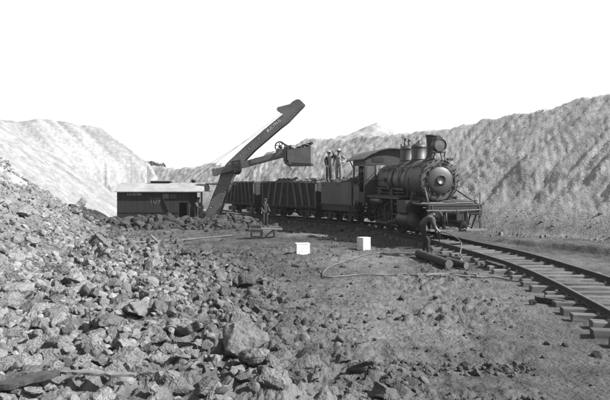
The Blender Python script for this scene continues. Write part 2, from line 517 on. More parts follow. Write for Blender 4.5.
def np_mesh(name, V, F, tone, material, smooth):
    me = bpy.data.meshes.new(name)
    n, k = F.shape
    me.vertices.add(len(V)); me.vertices.foreach_set('co', np.ascontiguousarray(V, np.float32).ravel())
    me.loops.add(n * k); me.loops.foreach_set('vertex_index', np.ascontiguousarray(F, np.int32).ravel())
    me.polygons.add(n); me.polygons.foreach_set('loop_start', np.arange(n, dtype=np.int32) * k)
    me.polygons.foreach_set('use_smooth', np.full(n, smooth))
    if tone is not None:
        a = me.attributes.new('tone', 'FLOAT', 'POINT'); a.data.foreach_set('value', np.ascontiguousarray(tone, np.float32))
    me.materials.append(MATS[material])
    me.update(calc_edges=True)
    return me

build_terrain()

# ------------------------------------------------------------------ railway track
RAIL_Z = 0.30
def build_track():
    L = PS[-1]
    x0, y0, _, _ = path_at(L * .5)
    t = thing('railway_track', 'railway track of steel rails on rough wooden ties curving in from the right', 'railway track', (0, 0, 0))
    prof = [(-.06, 0), (.06, 0), (.06, .012), (.012, .03), (.012, .092), (.034, .104), (.034, .128), (.026, .134), (-.026, .134), (-.034, .128), (-.034, .104), (-.012, .092), (-.012, .03), (-.06, .012)]
    n = len(prof)
    ss = np.arange(0.3, L - .2, .35)
    for off in (-.752, .752):
        mb = MB(); vs = []
        for s_ in ss:
            x, y, dx, dy = path_at(s_)
            nx, ny = -dy, dx
            wob = .006 * math.sin(s_ * 1.3 + off) + .004 * math.sin(s_ * 3.1)
            dz = .010 * math.sin(s_ * .9 + off * 2)
            for (a, h) in prof:
                vs.append((x + nx * (off + a + wob), y + ny * (off + a + wob), RAIL_Z - .134 + h + dz))
        fs = []; mi = []
        for i in range(len(ss) - 1):
            for j in range(n):
                fs.append((i * n + j, i * n + (j + 1) % n, (i + 1) * n + (j + 1) % n, (i + 1) * n + j))
        mb.add(vs, fs)
        for k in range(len(fs)):
            j = k % n
            mb.mi[k] = 1 if j in (6, 7, 8) else 0
        mb.add(vs[:n], [tuple(range(n))]); mb.add(vs[-n:], [tuple(range(n))])
        mb.build('rail', ['rail_steel', 'rail_head'], t)
    # four tie shapes, shared
    ties = []
    for k in range(5):
        bm = bmesh.new()
        bmesh.ops.create_cube(bm, size=1)
        for v in bm.verts: v.co = Vector((v.co.x * 2.44, v.co.y * (.20 + .03 * (k % 3)), v.co.z * .18))
        bmesh.ops.subdivide_edges(bm, edges=[e for e in bm.edges if abs(e.verts[0].co.x - e.verts[1].co.x) > 1], cuts=4)
        for v in bm.verts: v.co += Vector((rnd.uniform(-.03, .03) if abs(v.co.x) > 1.2 else 0, rnd.uniform(-.012, .012), rnd.uniform(-.010, .006)))
        bmesh.ops.bevel(bm, geom=bm.edges[:], offset=.012, segments=1, affect='EDGES')
        me = bpy.data.meshes.new('tie'); bm.to_mesh(me); bm.free()
        me.materials.append(MATS['tie_wood']); ties.append(me)
    s_ = .4; sp = MB(); fp = MB()
    while s_ < L - .3:
        x, y, dx, dy = path_at(s_)
        sh = rnd.uniform(-.14, .14)
        a = math.atan2(dx, -dy) + rnd.uniform(-.035, .035)
        nx, ny = -dy, dx
        link('tie', rnd.choice(ties), t, (x + nx * sh, y + ny * sh, RAIL_Z - .134 - .091 + rnd.uniform(-.006, .004)), rot=(rnd.uniform(-.02, .02), rnd.uniform(-.012, .012), a + (math.pi if rnd.random() < .5 else 0)))
        if y < 26:
            for off in (-.752, .752):
                for e in (-.085, .085):
                    px, py = x + nx * (off + e), y + ny * (off + e)
                    sp.box(px - .016, px + .016, py - .016, py + .016, RAIL_Z - .14, RAIL_Z - .134 + .028)
        s_ += rnd.uniform(.50, .62)
    o = sp.build('track_spikes', 'rail_steel', t); o['kind'] = 'stuff'
build_track()

# ------------------------------------------------------------------ wheels
_wheel_cache = {}
def wheel_meshes(r, spoked):
    key = (r, spoked)
    if key in _wheel_cache: return _wheel_cache[key]
    c = MB()
    if spoked:
        c.lathe([(r * .80, -.05), (r * .88, -.05), (r * .88, .05), (r * .80, .05), (r * .80, -.05)], axis_y(0, 0, 0), 32)
        c.lathe([(0, -.09), (.11, -.09), (.11, .09), (0, .09)], axis_y(0, 0, 0), 16)
        for k in range(12):
            a = k * math.pi / 6
            c.bar((.08 * math.cos(a), 0, .08 * math.sin(a)), (r * .83 * math.cos(a), 0, r * .83 * math.sin(a)), .05, .07, (0, 1, 0))
        # counterweight
        c.prism([(r * .84 * math.cos(a), r * .84 * math.sin(a)) for a in [R(q) for q in range(-45, 50, 10)]] , -.035, .035)
    else:
        c.lathe([(0, -.05), (r * .3, -.05), (r * .35, -.02), (r * .8, -.02), (r * .85, -.05), (r * .88, -.05), (r * .88, .05), (r * .85, .05), (r * .8, .0), (r * .35, .0), (r * .3, .07), (0, .07)], axis_y(0, 0, 0), 24)
    t = MB()
    t.lathe([(r * .87, -.065), (r, -.065), (r, .035), (r + .028, .045), (r + .028, .07), (r * .87, .07)], axis_y(0, 0, 0), 32)
    _wheel_cache[key] = (c.mesh('wheel', 'black_iron'), t.mesh('tyre', 'stack_iron'))
    return _wheel_cache[key]
def wheel(name, r, x, side, parent, spoked=False, gauge=.75, rot=0.0):
    c, t = wheel_meshes(r, spoked)
    o = link(name, c, parent, (x, side * gauge, r), rot=(0, rot, 0) if side < 0 else (0, rot, math.pi))
    link('tyre', t, o)
    return o

# ------------------------------------------------------------------ locomotive (local +x = forward, origin under the buffer beam, z = 0 at the rail top)
LOCO_H = Vector((.20, -.98, 0)).normalized()
def heading(v): return math.atan2(v[1], v[0])
def build_loco():
    t = thing('steam_locomotive', 'grimy black steam locomotive with two domes, tall stack and round headlight', 'locomotive', (5.72, 22.5, RAIL_Z), heading(LOCO_H))
    ZC = 2.30
    # frame and front end
    MB().box(-8.9, -.2, -.55, .55, .72, 1.06).box(-8.9, -1.4, -.75, -.6, .7, 1.0).box(-8.9, -1.4, .6, .75, .7, 1.0).build('frame', 'black_iron', t)
    b = MB().box(-.2, 0, -1.08, 1.08, .98, 1.34).box(-.03, .03, -1.04, 1.04, 1.02, 1.08)
    for y in (-.95, -.6, .6, .95): b.cyl((0, y, 1.2), (.03, y, 1.2), .035, n=8)
    b.build('buffer_beam', 'cab_paint', t)
    d = MB().box(-1.75, .02, -1.1, 1.1, 1.342, 1.39)
    d.build('front_deck', 'graphite', t)
    for (x, y0, y1, z) in ((-.35, -.9, .55, 1.395), (-.62, -.3, 1.05, 1.395), (-.92, -.2, 1.0, 1.395)):
        MB().box(x - .11, x + .11, y0, y1, z, z + .07, jit=.01).build('deck_plank', 'plank_grey', t)
    for k, (x, z, y0, y1, r_) in enumerate(((-.12, 1.43, -1.35, .8, .03), (-.06, 1.27, -1.3, .95, .022), (.06, 1.16, -1.2, 1.0, .026), (-.22, 1.5, -.4, 1.0, .03))):
        MB().tube([(x, y0, z), (x + .03, (y0 + y1) / 2, z - .01), (x, y1, z + .02)], r_, 7).build('pinch_bar', 'ash_grey' if k % 2 else 'plank_grey', t)
    for y in (-.8, -.5, .35, .65, .9):
        MB().bar((-.1, y, 1.0), (-.25, y * .8, .34), .06, .05).build('pilot_strut', 'black_iron', t)
    for y in (-.95, .95): MB().tube([(.0, y, 1.34), (.02, y, 1.12), (-.02, y * 1.02, .9), (.05, y, .7)], .025, 6).build('step_iron', 'ash_grey', t)
    c = MB().box(0, .22, -.13, .13, .82, 1.0).box(.2, .42, -.16, .05, .8, 1.04).cyl((.36, .08, .8), (.36, .08, 1.04), .07, n=10)
    c.tube([(.02, -.02, 1.2), (.2, -.02, 1.12), (.3, -.02, 1.0)], .018, 6)
    c.build('coupler', 'black_iron', t)
    for sg in (-1, 1):
        MB().box(-.02, .28, min(sg * .3, sg * 1.14), max(sg * .3, sg * 1.14), .40, .455, jit=.008).build('footboard', 'plank_grey', t)
        h = MB()
        for y in (.45, 1.0):
            h.bar((.0, sg * y, 1.0), (.0, sg * y, .40), .05, .03).bar((.0, sg * y, .395), (.26, sg * y, .395), .05, .02)
        h.tube([(.04, sg * 1.06, 1.0), (.25, sg * 1.06, .8), (.27, sg * 1.06, .46)], .014, 6)
        h.build('footboard_hanger', 'black_iron', t)
        MB().tube([(-1.5, sg * .62, 2.0), (-.22, sg * 1.0, 1.4)], .032, 8).build('smokebox_brace', 'ash_grey', t)
    # air hoses and bits on the beam
    for y in (-.45, .42):
        MB().tube([(.0, y, 1.1), (.12, y, 1.08), (.16, y, .85), (.2, y + .03, .62)], .026, 8).build('air_hose', 'black_iron', t)
    fl = MB()
    for y in (-1.05, 1.05): fl.tube([(-.1, y, 1.39), (-.1, y, 1.75), (-.1, y * .98, 1.82)], .016, 6)
    fl.build('flag_holder', 'black_iron', t)
    # smokebox
    MB().lathe([(.60, 0), (.84, 0), (.84, 0), (.86, -.02), (.86, -.14), (.845, -.15), (.845, -1.6), (.845, -1.6), (.86, -1.6), (.86, -1.75), (.5, -1.75)], axis_x(-1.5, 0, ZC), 56).build('smokebox', 'graphite', t)
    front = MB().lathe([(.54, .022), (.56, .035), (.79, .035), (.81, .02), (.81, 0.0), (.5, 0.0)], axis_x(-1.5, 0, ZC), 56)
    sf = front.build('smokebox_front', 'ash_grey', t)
    bo = MB()
    for k in range(22):
        a = 2 * math.pi * k / 22
        bo.lathe([(0, .065), (.022, .06), (.028, .03), (.028, 0)], axis_x(-1.48, .825 * math.cos(a), ZC + .825 * math.sin(a)), 8)
    for k in range(14):
        a = 2 * math.pi * (k + .5) / 14
        bo.box(-1.47, -1.40, -.03 + .58 * math.cos(a), .03 + .58 * math.cos(a), ZC - .03 + .58 * math.sin(a), ZC + .03 + .58 * math.sin(a))
    bo.build('bolts', 'stack_iron', sf)['kind'] = 'stuff'
    door = MB().lathe([(.56, 0.0), (.56, .05), (.54, .07), (.42, .11), (.25, .15), (.24, .15), (.21, .15), (.21, .155), (0, .158)], axis_x(-1.47, 0, ZC), 48)
    dr = door.build('smokebox_door', 'graphite', t)
    MB().lathe([(.19, .0), (.19, .05), (.17, .06), (.17, .05), (0, .055)], axis_x(-1.32, 0, ZC + .03), 32).build('number_plate', 'boiler_jacket', dr)
    hg = MB()
    for z in (-.2, .2): hg.bar((-1.38, .1, ZC + z), (-1.43, .66, ZC + z), .03, .07)
    hg.cyl((-1.43, .64, ZC - .3), (-1.43, .64, ZC + .3), .03, n=8)
    hg.build('hinge', 'black_iron', dr)
    ar = [(-1.36, .72 * math.cos(R(a)), ZC + .72 * math.sin(R(a))) for a in range(25, 156, 10)]
    hr = MB().tube(ar, .018, 6)
    for a in (35, 90, 145): hr.cyl((-1.5, .72 * math.cos(R(a)), ZC + .72 * math.sin(R(a))), (-1.35, .72 * math.cos(R(a)), ZC + .72 * math.sin(R(a))), .02, n=6)
    hr.build('front_handrail', 'ash_grey', t)
    for sg in (-1, 1):
        q = MB().tube([(-1.6, sg * .70, ZC + .58), (-4.3, sg * .70, ZC + .58), (-7.0, sg * .72, ZC + .58)], .02, 6)
        for x in (-1.8, -3.2, -4.6, -6.0): q.cyl((x, sg * .6, ZC + .5), (x, sg * .71, ZC + .58), .022, n=6)
        q.build('handrail', 'ash_grey', t)
    # boiler
    bl = MB().lathe([(.80, -1.7), (.80, -3.2), (.82, -3.6), (.82, -5.6)], axis_x(-1.5, 0, ZC), 56).build('boiler', 'boiler_jacket', t)
    for x in (-3.35, -4.1, -4.85, -5.6, -6.35):
        rr = .805 if x > -4.7 else .825
        MB().lathe([(rr - .01, -.04), (rr + .008, -.04), (rr + .008, .04), (rr - .01, .04)], axis_x(x, 0, ZC), 56).build('boiler_band', 'cab_paint', bl)
    pp = MB()
    pp.tube([(-4.9, -.45, ZC + .72), (-4.9, -.72, ZC + .45), (-4.9, -.86, ZC), (-4.75, -.86, ZC - .3), (-4.2, -.88, ZC - .38), (-3.2, -.88, ZC - .40)], .03, 8)
    pp.tube([(-7.0, -.88, ZC + .05), (-5.7, -.87, ZC + .05), (-5.6, -.86, ZC - .1), (-5.2, -.86, ZC - .15), (-5.1, -.86, ZC - .45), (-5.1, -.9, ZC - .7)], .028, 8)
    pp.tube([(-6.9, -.85, ZC - .32), (-6.0, -.88, ZC - .32), (-5.9, -.88, ZC - .6)], .024, 8)
    pp.cyl((-5.6, -.9, ZC - .02), (-5.6, -.9, ZC + .14), .06, n=10)
    pp.cyl((-4.9, -.92, ZC - .30), (-4.7, -.92, ZC - .30), .07, n=10)
    pp.tube([(-3.45, -.36, 3.2), (-3.7, -.65, ZC + .6), (-3.9, -.84, ZC), (-3.9, -.88, 1.6)], .026, 8)
    pp.build('boiler_pipes', 'black_iron', bl)
    fx = MB()
    fx.cyl((-2.1, -.80, 1.75), (-2.1, -.92, 1.75), .10, n=14).tube([(-2.1, -.9, 1.75), (-2.1, -.95, 1.5), (-2.2, -1.0, 1.45)], .05, 8)
    fx.tube([(-1.9, -.55, ZC + .66), (-2.6, -.62, ZC + .6), (-2.7, -.86, ZC + .05), (-2.75, -.9, 1.65)], .022, 7)
    fx.tube([(-3.2, -.86, 1.95), (-4.4, -.88, 1.92), (-6.8, -.9, 1.98)], .03, 7)
    fx.tube([(-3.1, -.9, 1.78), (-5.0, -.92, 1.75), (-6.9, -.94, 1.8)], .02, 7)
    fx.cyl((-6.2, -.9, 1.66), (-6.2, -.9, 2.0), .09, n=12).cyl((-4.4, -.98, 1.66), (-4.4, -.98, 1.95), .07, n=12)
    fx.build('side_fittings', 'ash_grey', bl)
    # oblong patch plate with cleats on the jacket
    pl = MB()
    for i in range(8):
        pass
    arcp = [( .835 * math.cos(R(a)), ZC + .835 * math.sin(R(a))) for a in range(150, 206, 8)]
    vs = [(-5.45, y, z) for y, z in arcp] + [(-6.75, y, z) for y, z in arcp]
    k = len(arcp)
    pl.add(vs, [(i, i + 1, i + 1 + k, i + k) for i in range(k - 1)], True)
    pl.build('jacket_panel', 'tender_paint', bl)
    MB().box(-2.9, -1.65, -.62, .62, 1.0, 1.62).box(-2.8, -1.75, -.8, .8, 1.0, 1.2).build('smokebox_saddle', 'black_iron', t)
    # stack, domes, headlight
    MB().lathe([(.42, 3.02), (.40, 3.12), (.30, 3.18), (.23, 3.28), (.195, 3.42), (.205, 3.8), (.225, 4.12), (.225, 4.12), (.25, 4.13), (.25, 4.20), (.20, 4.20), (.19, 3.5)], Matrix.Translation((-2.25, 0, 0)), 32).build('smokestack', 'stack_iron', t)
    for nm, x in (('sand_dome', -3.6), ('steam_dome', -4.95)):
        dm = MB().lathe([(.47, 2.95), (.43, 3.08), (.36, 3.14), (.335, 3.2), (.335, 3.2), (.35, 3.21), (.35, 3.26), (.33, 3.27), (.33, 3.72), (.33, 3.72), (.345, 3.73), (.345, 3.78), (.31, 3.86), (.2, 3.93), (.0, 3.95)], Matrix.Translation((x, 0, 0)), 32).build(nm, 'graphite', t)
        if nm == 'sand_dome':
            MB().lathe([(.12, 3.92), (.12, 3.98), (.05, 4.0), (.04, 4.08), (0, 4.09)], Matrix.Translation((x, 0, 0)), 16).build('filler_cap', 'black_iron', dm)
        else:
            v = MB()
            for y, h in ((-.1, 4.28), (.1, 4.22)):
                v.lathe([(.06, 3.9), (.06, 4.05), (.04, 4.06), (.04, h - .08), (.055, h - .07), (.055, h), (0, h)], Matrix.Translation((x - .05, y, 0)), 12)
            v.bar((x - .05, -.1, 4.1), (x - .05, .1, 4.1), .04, .03)
            v.build('safety_valve', 'black_iron', dm)
    MB().lathe([(.06, 3.05), (.06, 3.25), (.03, 3.26), (.03, 3.7), (.06, 3.72), (.06, 4.02), (.0, 4.05)], Matrix.Translation((-5.7, 0, 0)), 12).build('whistle', 'black_iron', t)
    hl = MB()
    hl.lathe([(.0, -.30), (.2, -.30), (.24, -.24), (.24, .13), (.24, .13), (.265, .14), (.265, .2), (.24, .2), (.235, .16)], axis_x(-1.55, 0, 3.73), 32)
    hl.box(-1.8, -1.45, -.13, .13, 3.95, 4.06).box(-1.72, -1.52, -.08, .08, 4.05, 4.12)
    hl.box(-1.85, -1.38, -.25, .25, 3.42, 3.47)
    ho = hl.build('headlight', 'stack_iron', t)
    MB().lathe([(.235, .155), (.12, .165), (0, .17)], axis_x(-1.55, 0, 3.73), 32).build('lens', 'lens', ho)
    br = MB()
    for y in (-.2, .2): br.bar((-1.42, y, 3.44), (-1.55, y * 1.4, 3.06), .03, .04).bar((-1.82, y, 3.44), (-1.8, y * 1.4, 3.06), .03, .04)
    br.bar((-1.4, .3, 3.15), (-1.4, .55, 3.15), .12, .1)
    br.build('headlight_bracket', 'black_iron', ho)
    # running boards
    for sg in (-1, 1):
        a, b2 = sorted((sg * .78, sg * 1.33))
        MB().box(-7.0, -2.6, a, b2, 1.60, 1.66).box(-7.0, -2.6, sg * 1.31 - .02, sg * 1.31 + .02, 1.52, 1.66).build('running_board', 'graphite', t)
        # cylinders and rods
        cy = MB().lathe([(0, .62), (.34, .62), (.36, .58), (.36, .58), (.33, .55), (.33, -.55), (.33, -.55), (.36, -.58), (.34, -.62), (0, -.62)], axis_x(-2.2, sg * 1.05, .68), 28)
        cy.box(-2.72, -1.7, sg * 1.05 - .3, sg * 1.05 + .3, .98, 1.5)
        cy.box(-2.9, -1.52, sg * 1.05 - .08, sg * 1.05 + .08, 1.3, 1.42)
        co = cy.build('cylinder', 'black_iron', t)
        MB().lathe([(0, .05), (.24, .05), (.27, 0)], axis_x(-1.58, sg * 1.05, .68), 24).build('cylinder_head', 'graphite', co)
        wr = [rnd.uniform(0, 6)] * 3
        for i, x in enumerate((-3.75, -5.2, -6.65)):
            wheel('driving_wheel', .62, x, sg, t, True, .75, .9)
        ph = R(-70)
        cx, cz = .28 * math.cos(ph), .28 * math.sin(ph)
        sr = MB().bar((-3.75 + cx, sg * .93, .62 + cz), (-6.65 + cx, sg * .93, .62 + cz), .05, .11, (0, 0, 1))
        for x in (-3.75, -5.2, -6.65): sr.cyl((x + cx, sg * .84, .62 + cz), (x + cx, sg * .98, .62 + cz), .10, n=14)
        sr.build('side_rod', 'ash_grey', t)
        mr = MB().bar((-3.3, sg * 1.05, .68), (-5.2 + cx, sg * 1.04, .62 + cz), .05, .10).box(-3.42, -3.2, sg * 1.05 - .09, sg * 1.05 + .09, .56, .80)
        mr.cyl((-2.8, sg * 1.05, .68), (-3.3, sg * 1.05, .68), .035, n=8)
        mr.build('main_rod', 'ash_grey', t)
        MB().box(-4.0, -2.78, sg * 1.05 - .06, sg * 1.05 + .06, .82, .87).box(-4.0, -2.78, sg * 1.05 - .06, sg * 1.05 + .06, .49, .54).box(-4.05, -3.95, sg * .8 - .3, sg * .8 + .3, .4, 1.55).build('crosshead_guide', 'black_iron', t)
        vg = MB().bar((-4.2, sg * 1.0, 1.3), (-2.9, sg * 1.05, 1.25), .05, .06).bar((-4.3, sg * 1.0, 1.5), (-4.35, sg * 1.0, .9), .06, .09).bar((-4.35, sg * 1.0, .95), (-5.2, sg * 1.02, .5), .05, .06)
        vg.build('valve_gear', 'graphite', t)
        at = MB().lathe([(0, .75), (.16, .73), (.2, .68), (.2, -.68), (.16, -.73), (0, -.75)], axis_x(-5.9, sg * 1.1, 1.36), 20)
        at.build('air_reservoir', 'boiler_jacket', t)
        st = MB()
        for z in (.35, .75): st.box(-9.0, -8.6, sg * 1.25 - .14, sg * 1.25 + .14, z, z + .04)
        st.bar((-9.0, sg * 1.3, 1.2), (-9.0, sg * 1.3, .33), .04, .04).bar((-8.6, sg * 1.3, 1.2), (-8.6, sg * 1.3, .33), .04, .04)
        st.build('cab_step', 'black_iron', t)
        br2 = MB()
        for x in (-7.4, -8.0): br2.bar((x, sg * 1.2, 1.25), (x - .3, sg * .7, .8), .05, .05)
        br2.tube([(-7.2, sg * 1.15, 1.2), (-7.4, sg * 1.15, .8), (-8.1, sg * 1.1, .7), (-8.4, sg * 1.1, .5)], .03, 8)
        br2.cyl((-7.7, sg * 1.1, .95), (-7.2, sg * 1.1, .95), .12, n=14)
        br2.build('injector_pipes', 'black_iron', t)
    rk = random.Random(3)
    for sg in (-1, 1):
        for k in range(9):
            x = -2.9 - k * .5
            z0 = rk.uniform(.9, 1.5)
            m_ = MB().tube([(x, sg * rk.uniform(.8, 1.2), z0), (x - rk.uniform(.1, .5), sg * rk.uniform(.9, 1.2), z0 - .2), (x - rk.uniform(.3, .8), sg * rk.uniform(.8, 1.1), rk.uniform(.3, .8))], rk.uniform(.015, .035), 6)
            m_.build('underside_pipe', rk.choice(['black_iron', 'black_iron', 'ash_grey']), t)
        for x in (-3.05, -4.48, -5.92):
            MB().bar((x, sg * .76, 1.1), (x + .05, sg * .76, .3), .06, .09).box(x - .02, x + .14, sg * .75 - .07, sg * .75 + .07, .42, .8).build('brake_hanger', 'black_iron', t)
        for x in (-3.75, -5.2, -6.65):
            sp_ = MB()
            for q in range(4): sp_.tube([(x - .42 + .08 * q, sg * .66, 1.28 + .035 * q), (x, sg * .66, 1.36 + .035 * q), (x + .42 - .08 * q, sg * .66, 1.28 + .035 * q)], .02, 4)
            sp_.build('leaf_spring', 'graphite', t)
    # firebox under the cab
    MB().box(-8.8, -6.9, -.72, .72, 1.0, 2.6).build('firebox', 'black_iron', t)
    # cab
    CX0, CX1, CY = -9.1, -7.05, 1.40
    cb = MB().box(CX0, CX1, -CY, CY, 1.22, 1.30).build('cab', 'cab_paint', t)
    roof_arc = [(CY + .14) * math.sin(R(a)) / math.sin(R(60)) for a in range(-60, 61, 10)]
    def roof_z(y): return 3.34 + .55 * (1 - (abs(y) / (CY + .14)) ** 2)
    for sg in (-1, 1):
        y0, y1 = sorted((sg * CY, sg * (CY - .05)))
        w = MB().box(CX0, CX0 + 1.05, y0, y1, 1.302, 2.12)
        w.build('cab_side_panel', 'tender_paint', cb)
        w = MB().box(CX0 + 1.05, CX1, y0, y1, 1.302, 1.75).box(CX0, CX1, y0, y1, 3.08, 3.40)
        for x in (CX0, CX0 + 1.0, CX1 - .22): w.box(x, x + .1 + .12 * (x > CX1 - .3), y0 - .004, y1 + .004, 1.302, 3.3)
        w.build('cab_side_wall', 'cab_paint', cb)
        MB().box(CX0 + .06, CX0 + 1.1, y0 - .06, y1 + .06, 2.10, 2.15).build('window_sill', 'cab_paint', cb)
        fw = MB().box(CX1 - .05, CX1 - .003, *sorted((sg * .80, sg * (CY - .052))), 1.302, 2.35).box(CX1 - .05, CX1 - .003, *sorted((sg * 1.28, sg * (CY - .052))), 2.35, 3.1).box(CX1 - .05, CX1 - .003, *sorted((sg * .80, sg * .86)), 2.35, 3.1)
        fw.build('cab_front_wall', 'cab_paint', cb)
        MB().box(CX1 - .03, CX1 - .02, *sorted((sg * .86, sg * 1.28)), 2.36, 3.09).build('front_window', 'glass', cb)
    ys_ = [-CY + i * CY / 8 for i in range(17)]
    arch = [(y, roof_z(y) - .03) for y in ys_]
    pv = MB()
    k = len(arch)
    for x0, x1 in ((CX1 - .06, CX1),):
        vs = [(x0, y, z) for y, z in arch] + [(x0, y, 3.08) for y, z in arch] + [(x1, y, z) for y, z in arch] + [(x1, y, 3.08) for y, z in arch]
        fs = [(i, i + 1, i + 1 + k, i + k) for i in range(k - 1)] + [(i + 2 * k, i + 1 + 2 * k, i + 1 + 3 * k, i + 3 * k) for i in range(k - 1)] + [(i + k, i + 1 + k, i + 1 + 3 * k, i + 3 * k) for i in range(k - 1)]
        pv.add(vs, fs)
    pv.build('cab_front_gable', 'cab_paint', cb)
    for sg in (-1, 1):
        MB().box(CX1 + .002, CX1 + .02, *sorted((sg * .45, sg * 1.0)), 3.24, 3.44).build('gable_window', 'house_trim', cb)
    rf = MB(); ry = [(CY + .14) * (i / 8 - 1) for i in range(17)]
    k = len(ry)
    vs = []
    for x in (-6.85, -10.0):
        vs += [(x, y, roof_z(y) + .05) for y in ry] + [(x, y, roof_z(y)) for y in ry]
    fs = [(i, i + 1, i + 1 + 2 * k, i + 2 * k) for i in range(k - 1)] + [(i + k, i + 1 + k, i + 1 + 3 * k, i + 3 * k) for i in range(k - 1)]
    fs += [(i, i + 1, i + 1 + k, i + k) for i in range(k - 1)] + [(i + 2 * k, i + 1 + 2 * k, i + 1 + 3 * k, i + 3 * k) for i in range(k - 1)] + [(0, k, 3 * k, 2 * k), (k - 1, 2 * k - 1, 4 * k - 1, 3 * k - 1)]
    rf.add(vs, fs).build('roof', 'roof_paint', cb)
    MB().box(-9.95, -9.9, -.9, .9, 3.3, 3.34).bar((-9.9, -1.35, 3.38), (-9.05, -1.36, 2.9), .04, .04).bar((-9.9, 1.35, 3.38), (-9.05, 1.36, 2.9), .04, .04).build('roof_bracket', 'cab_paint', cb)
    MB().box(-8.5, -8.0, -1.25, -.8, 1.7, 1.78).box(-8.55, -8.5, -1.25, -.8, 1.7, 2.2).build('seat', 'house_trim', cb)
    return t
loco = build_loco()

# ------------------------------------------------------------------ trucks, tender, wagons
def truck(parent, x, wb, r, w=1.02):
    f = MB()
    for sg in (-1, 1):
        f.bar((x - wb / 2 - .2, sg * w, r + .12), (x + wb / 2 + .2, sg * w, r + .12), .08, .10)
        f.bar((x - wb / 2, sg * w, r + .1), (x - .15, sg * w, r - .16), .07, .05).bar((x + wb / 2, sg * w, r + .1), (x + .15, sg * w, r - .16), .07, .05)
        f.bar((x - .2, sg * w, r - .16), (x + .2, sg * w, r - .16), .07, .05)
        f.box(x - .18, x + .18, sg * w - .06, sg * w + .06, r - .14, r + .1)
        for e in (-1, 1): f.box(x + e * wb / 2 - .1, x + e * wb / 2 + .1, sg * w - .07, sg * w + .09, r - .12, r + .12)
    f.box(x - .15, x + .15, -w, w, r + .08, r + .28)
    o = f.build('truck', 'black_iron', parent)
    for e in (-1, 1):
        o2 = MB().cyl((x + e * wb / 2, -w, r), (x + e * wb / 2, w, r), .06, n=10).build('axle', 'black_iron', o)
        for sg in (-1, 1):
            c, ty = wheel_meshes(r, False)
            link('wheel', c, o, (x + e * wb / 2, sg * .75, r), rot=(0, rnd.uniform(0, 6), 0 if sg < 0 else math.pi))
    return o

def build_tender():
    h = Vector((.48, -.877, 0)).normalized()
    t = thing('coal_tender', 'boxy grey riveted coal tender coupled behind the locomotive cab', 'tender', (3.78, 31.85, RAIL_Z), heading(h))
    MB().box(-3.65, 0, -1.1, 1.1, .72, .96).box(-3.65, 0, -1.22, -1.1, .66, .98).box(-3.65, 0, 1.1, 1.22, .66, .98).build('frame', 'black_iron', t)
    MB().box(-3.7, .05, -1.32, 1.32, .965, 1.03).build('deck', 'cab_paint', t)
    for sg in (-1, 1):
        y0, y1 = sorted((sg * 1.26, sg * 1.30))
        s_ = MB().box(-3.55, -.35, y0, y1, 1.032, 2.20)
        for x in (-3.5, -2.45, -1.4, -.42):
            for z in np.arange(1.08, 2.18, .09): s_.lathe([(.014, 0), (.008, .012), (0, .013)], Matrix.Translation((x, sg * 1.30, z)) @ Matrix.Rotation(R(-90 * sg), 4, 'X'), 5)
        s_.build('tank_side', 'tender_paint', t)
        MB().box(-3.58, -.32, sg * 1.28 - .045, sg * 1.28 + .045, 2.202, 2.25).build('coping', 'tender_paint', t)
        MB().tube([(-.15, sg * 1.25, 1.03), (-.15, sg * 1.27, 2.0), (-.3, sg * 1.28, 2.1)], .02, 6).build('grab_iron', 'ash_grey', t)
        MB().box(-.5, -.1, sg * 1.28 - .12, sg * 1.28 + .12, .42, .46).bar((-.48, sg * 1.3, .96), (-.48, sg * 1.3, .42), .04, .03).bar((-.12, sg * 1.3, .96), (-.12, sg * 1.3, .42), .04, .03).build('step', 'black_iron', t)
    MB().box(-3.6, -3.555, -1.26, 1.26, 1.032, 2.2).build('tank_back', 'tender_paint', t)
    MB().box(-.4, -.355, -1.26, 1.26, 1.032, 1.95).build('tank_front', 'house_trim', t)
    MB().box(-3.55, -.4, -1.25, 1.25, 1.85, 1.9).build('tank_top', 'black_iron', t)
    truck(t, -2.95, 1.05, .36); truck(t, -.85, 1.05, .36)
    MB().box(-3.9, -3.65, -.12, .12, .74, .92).box(0, .3, -.1, .1, .8, .9).build('drawbar', 'black_iron', t)
    return t
tender = build_tender()

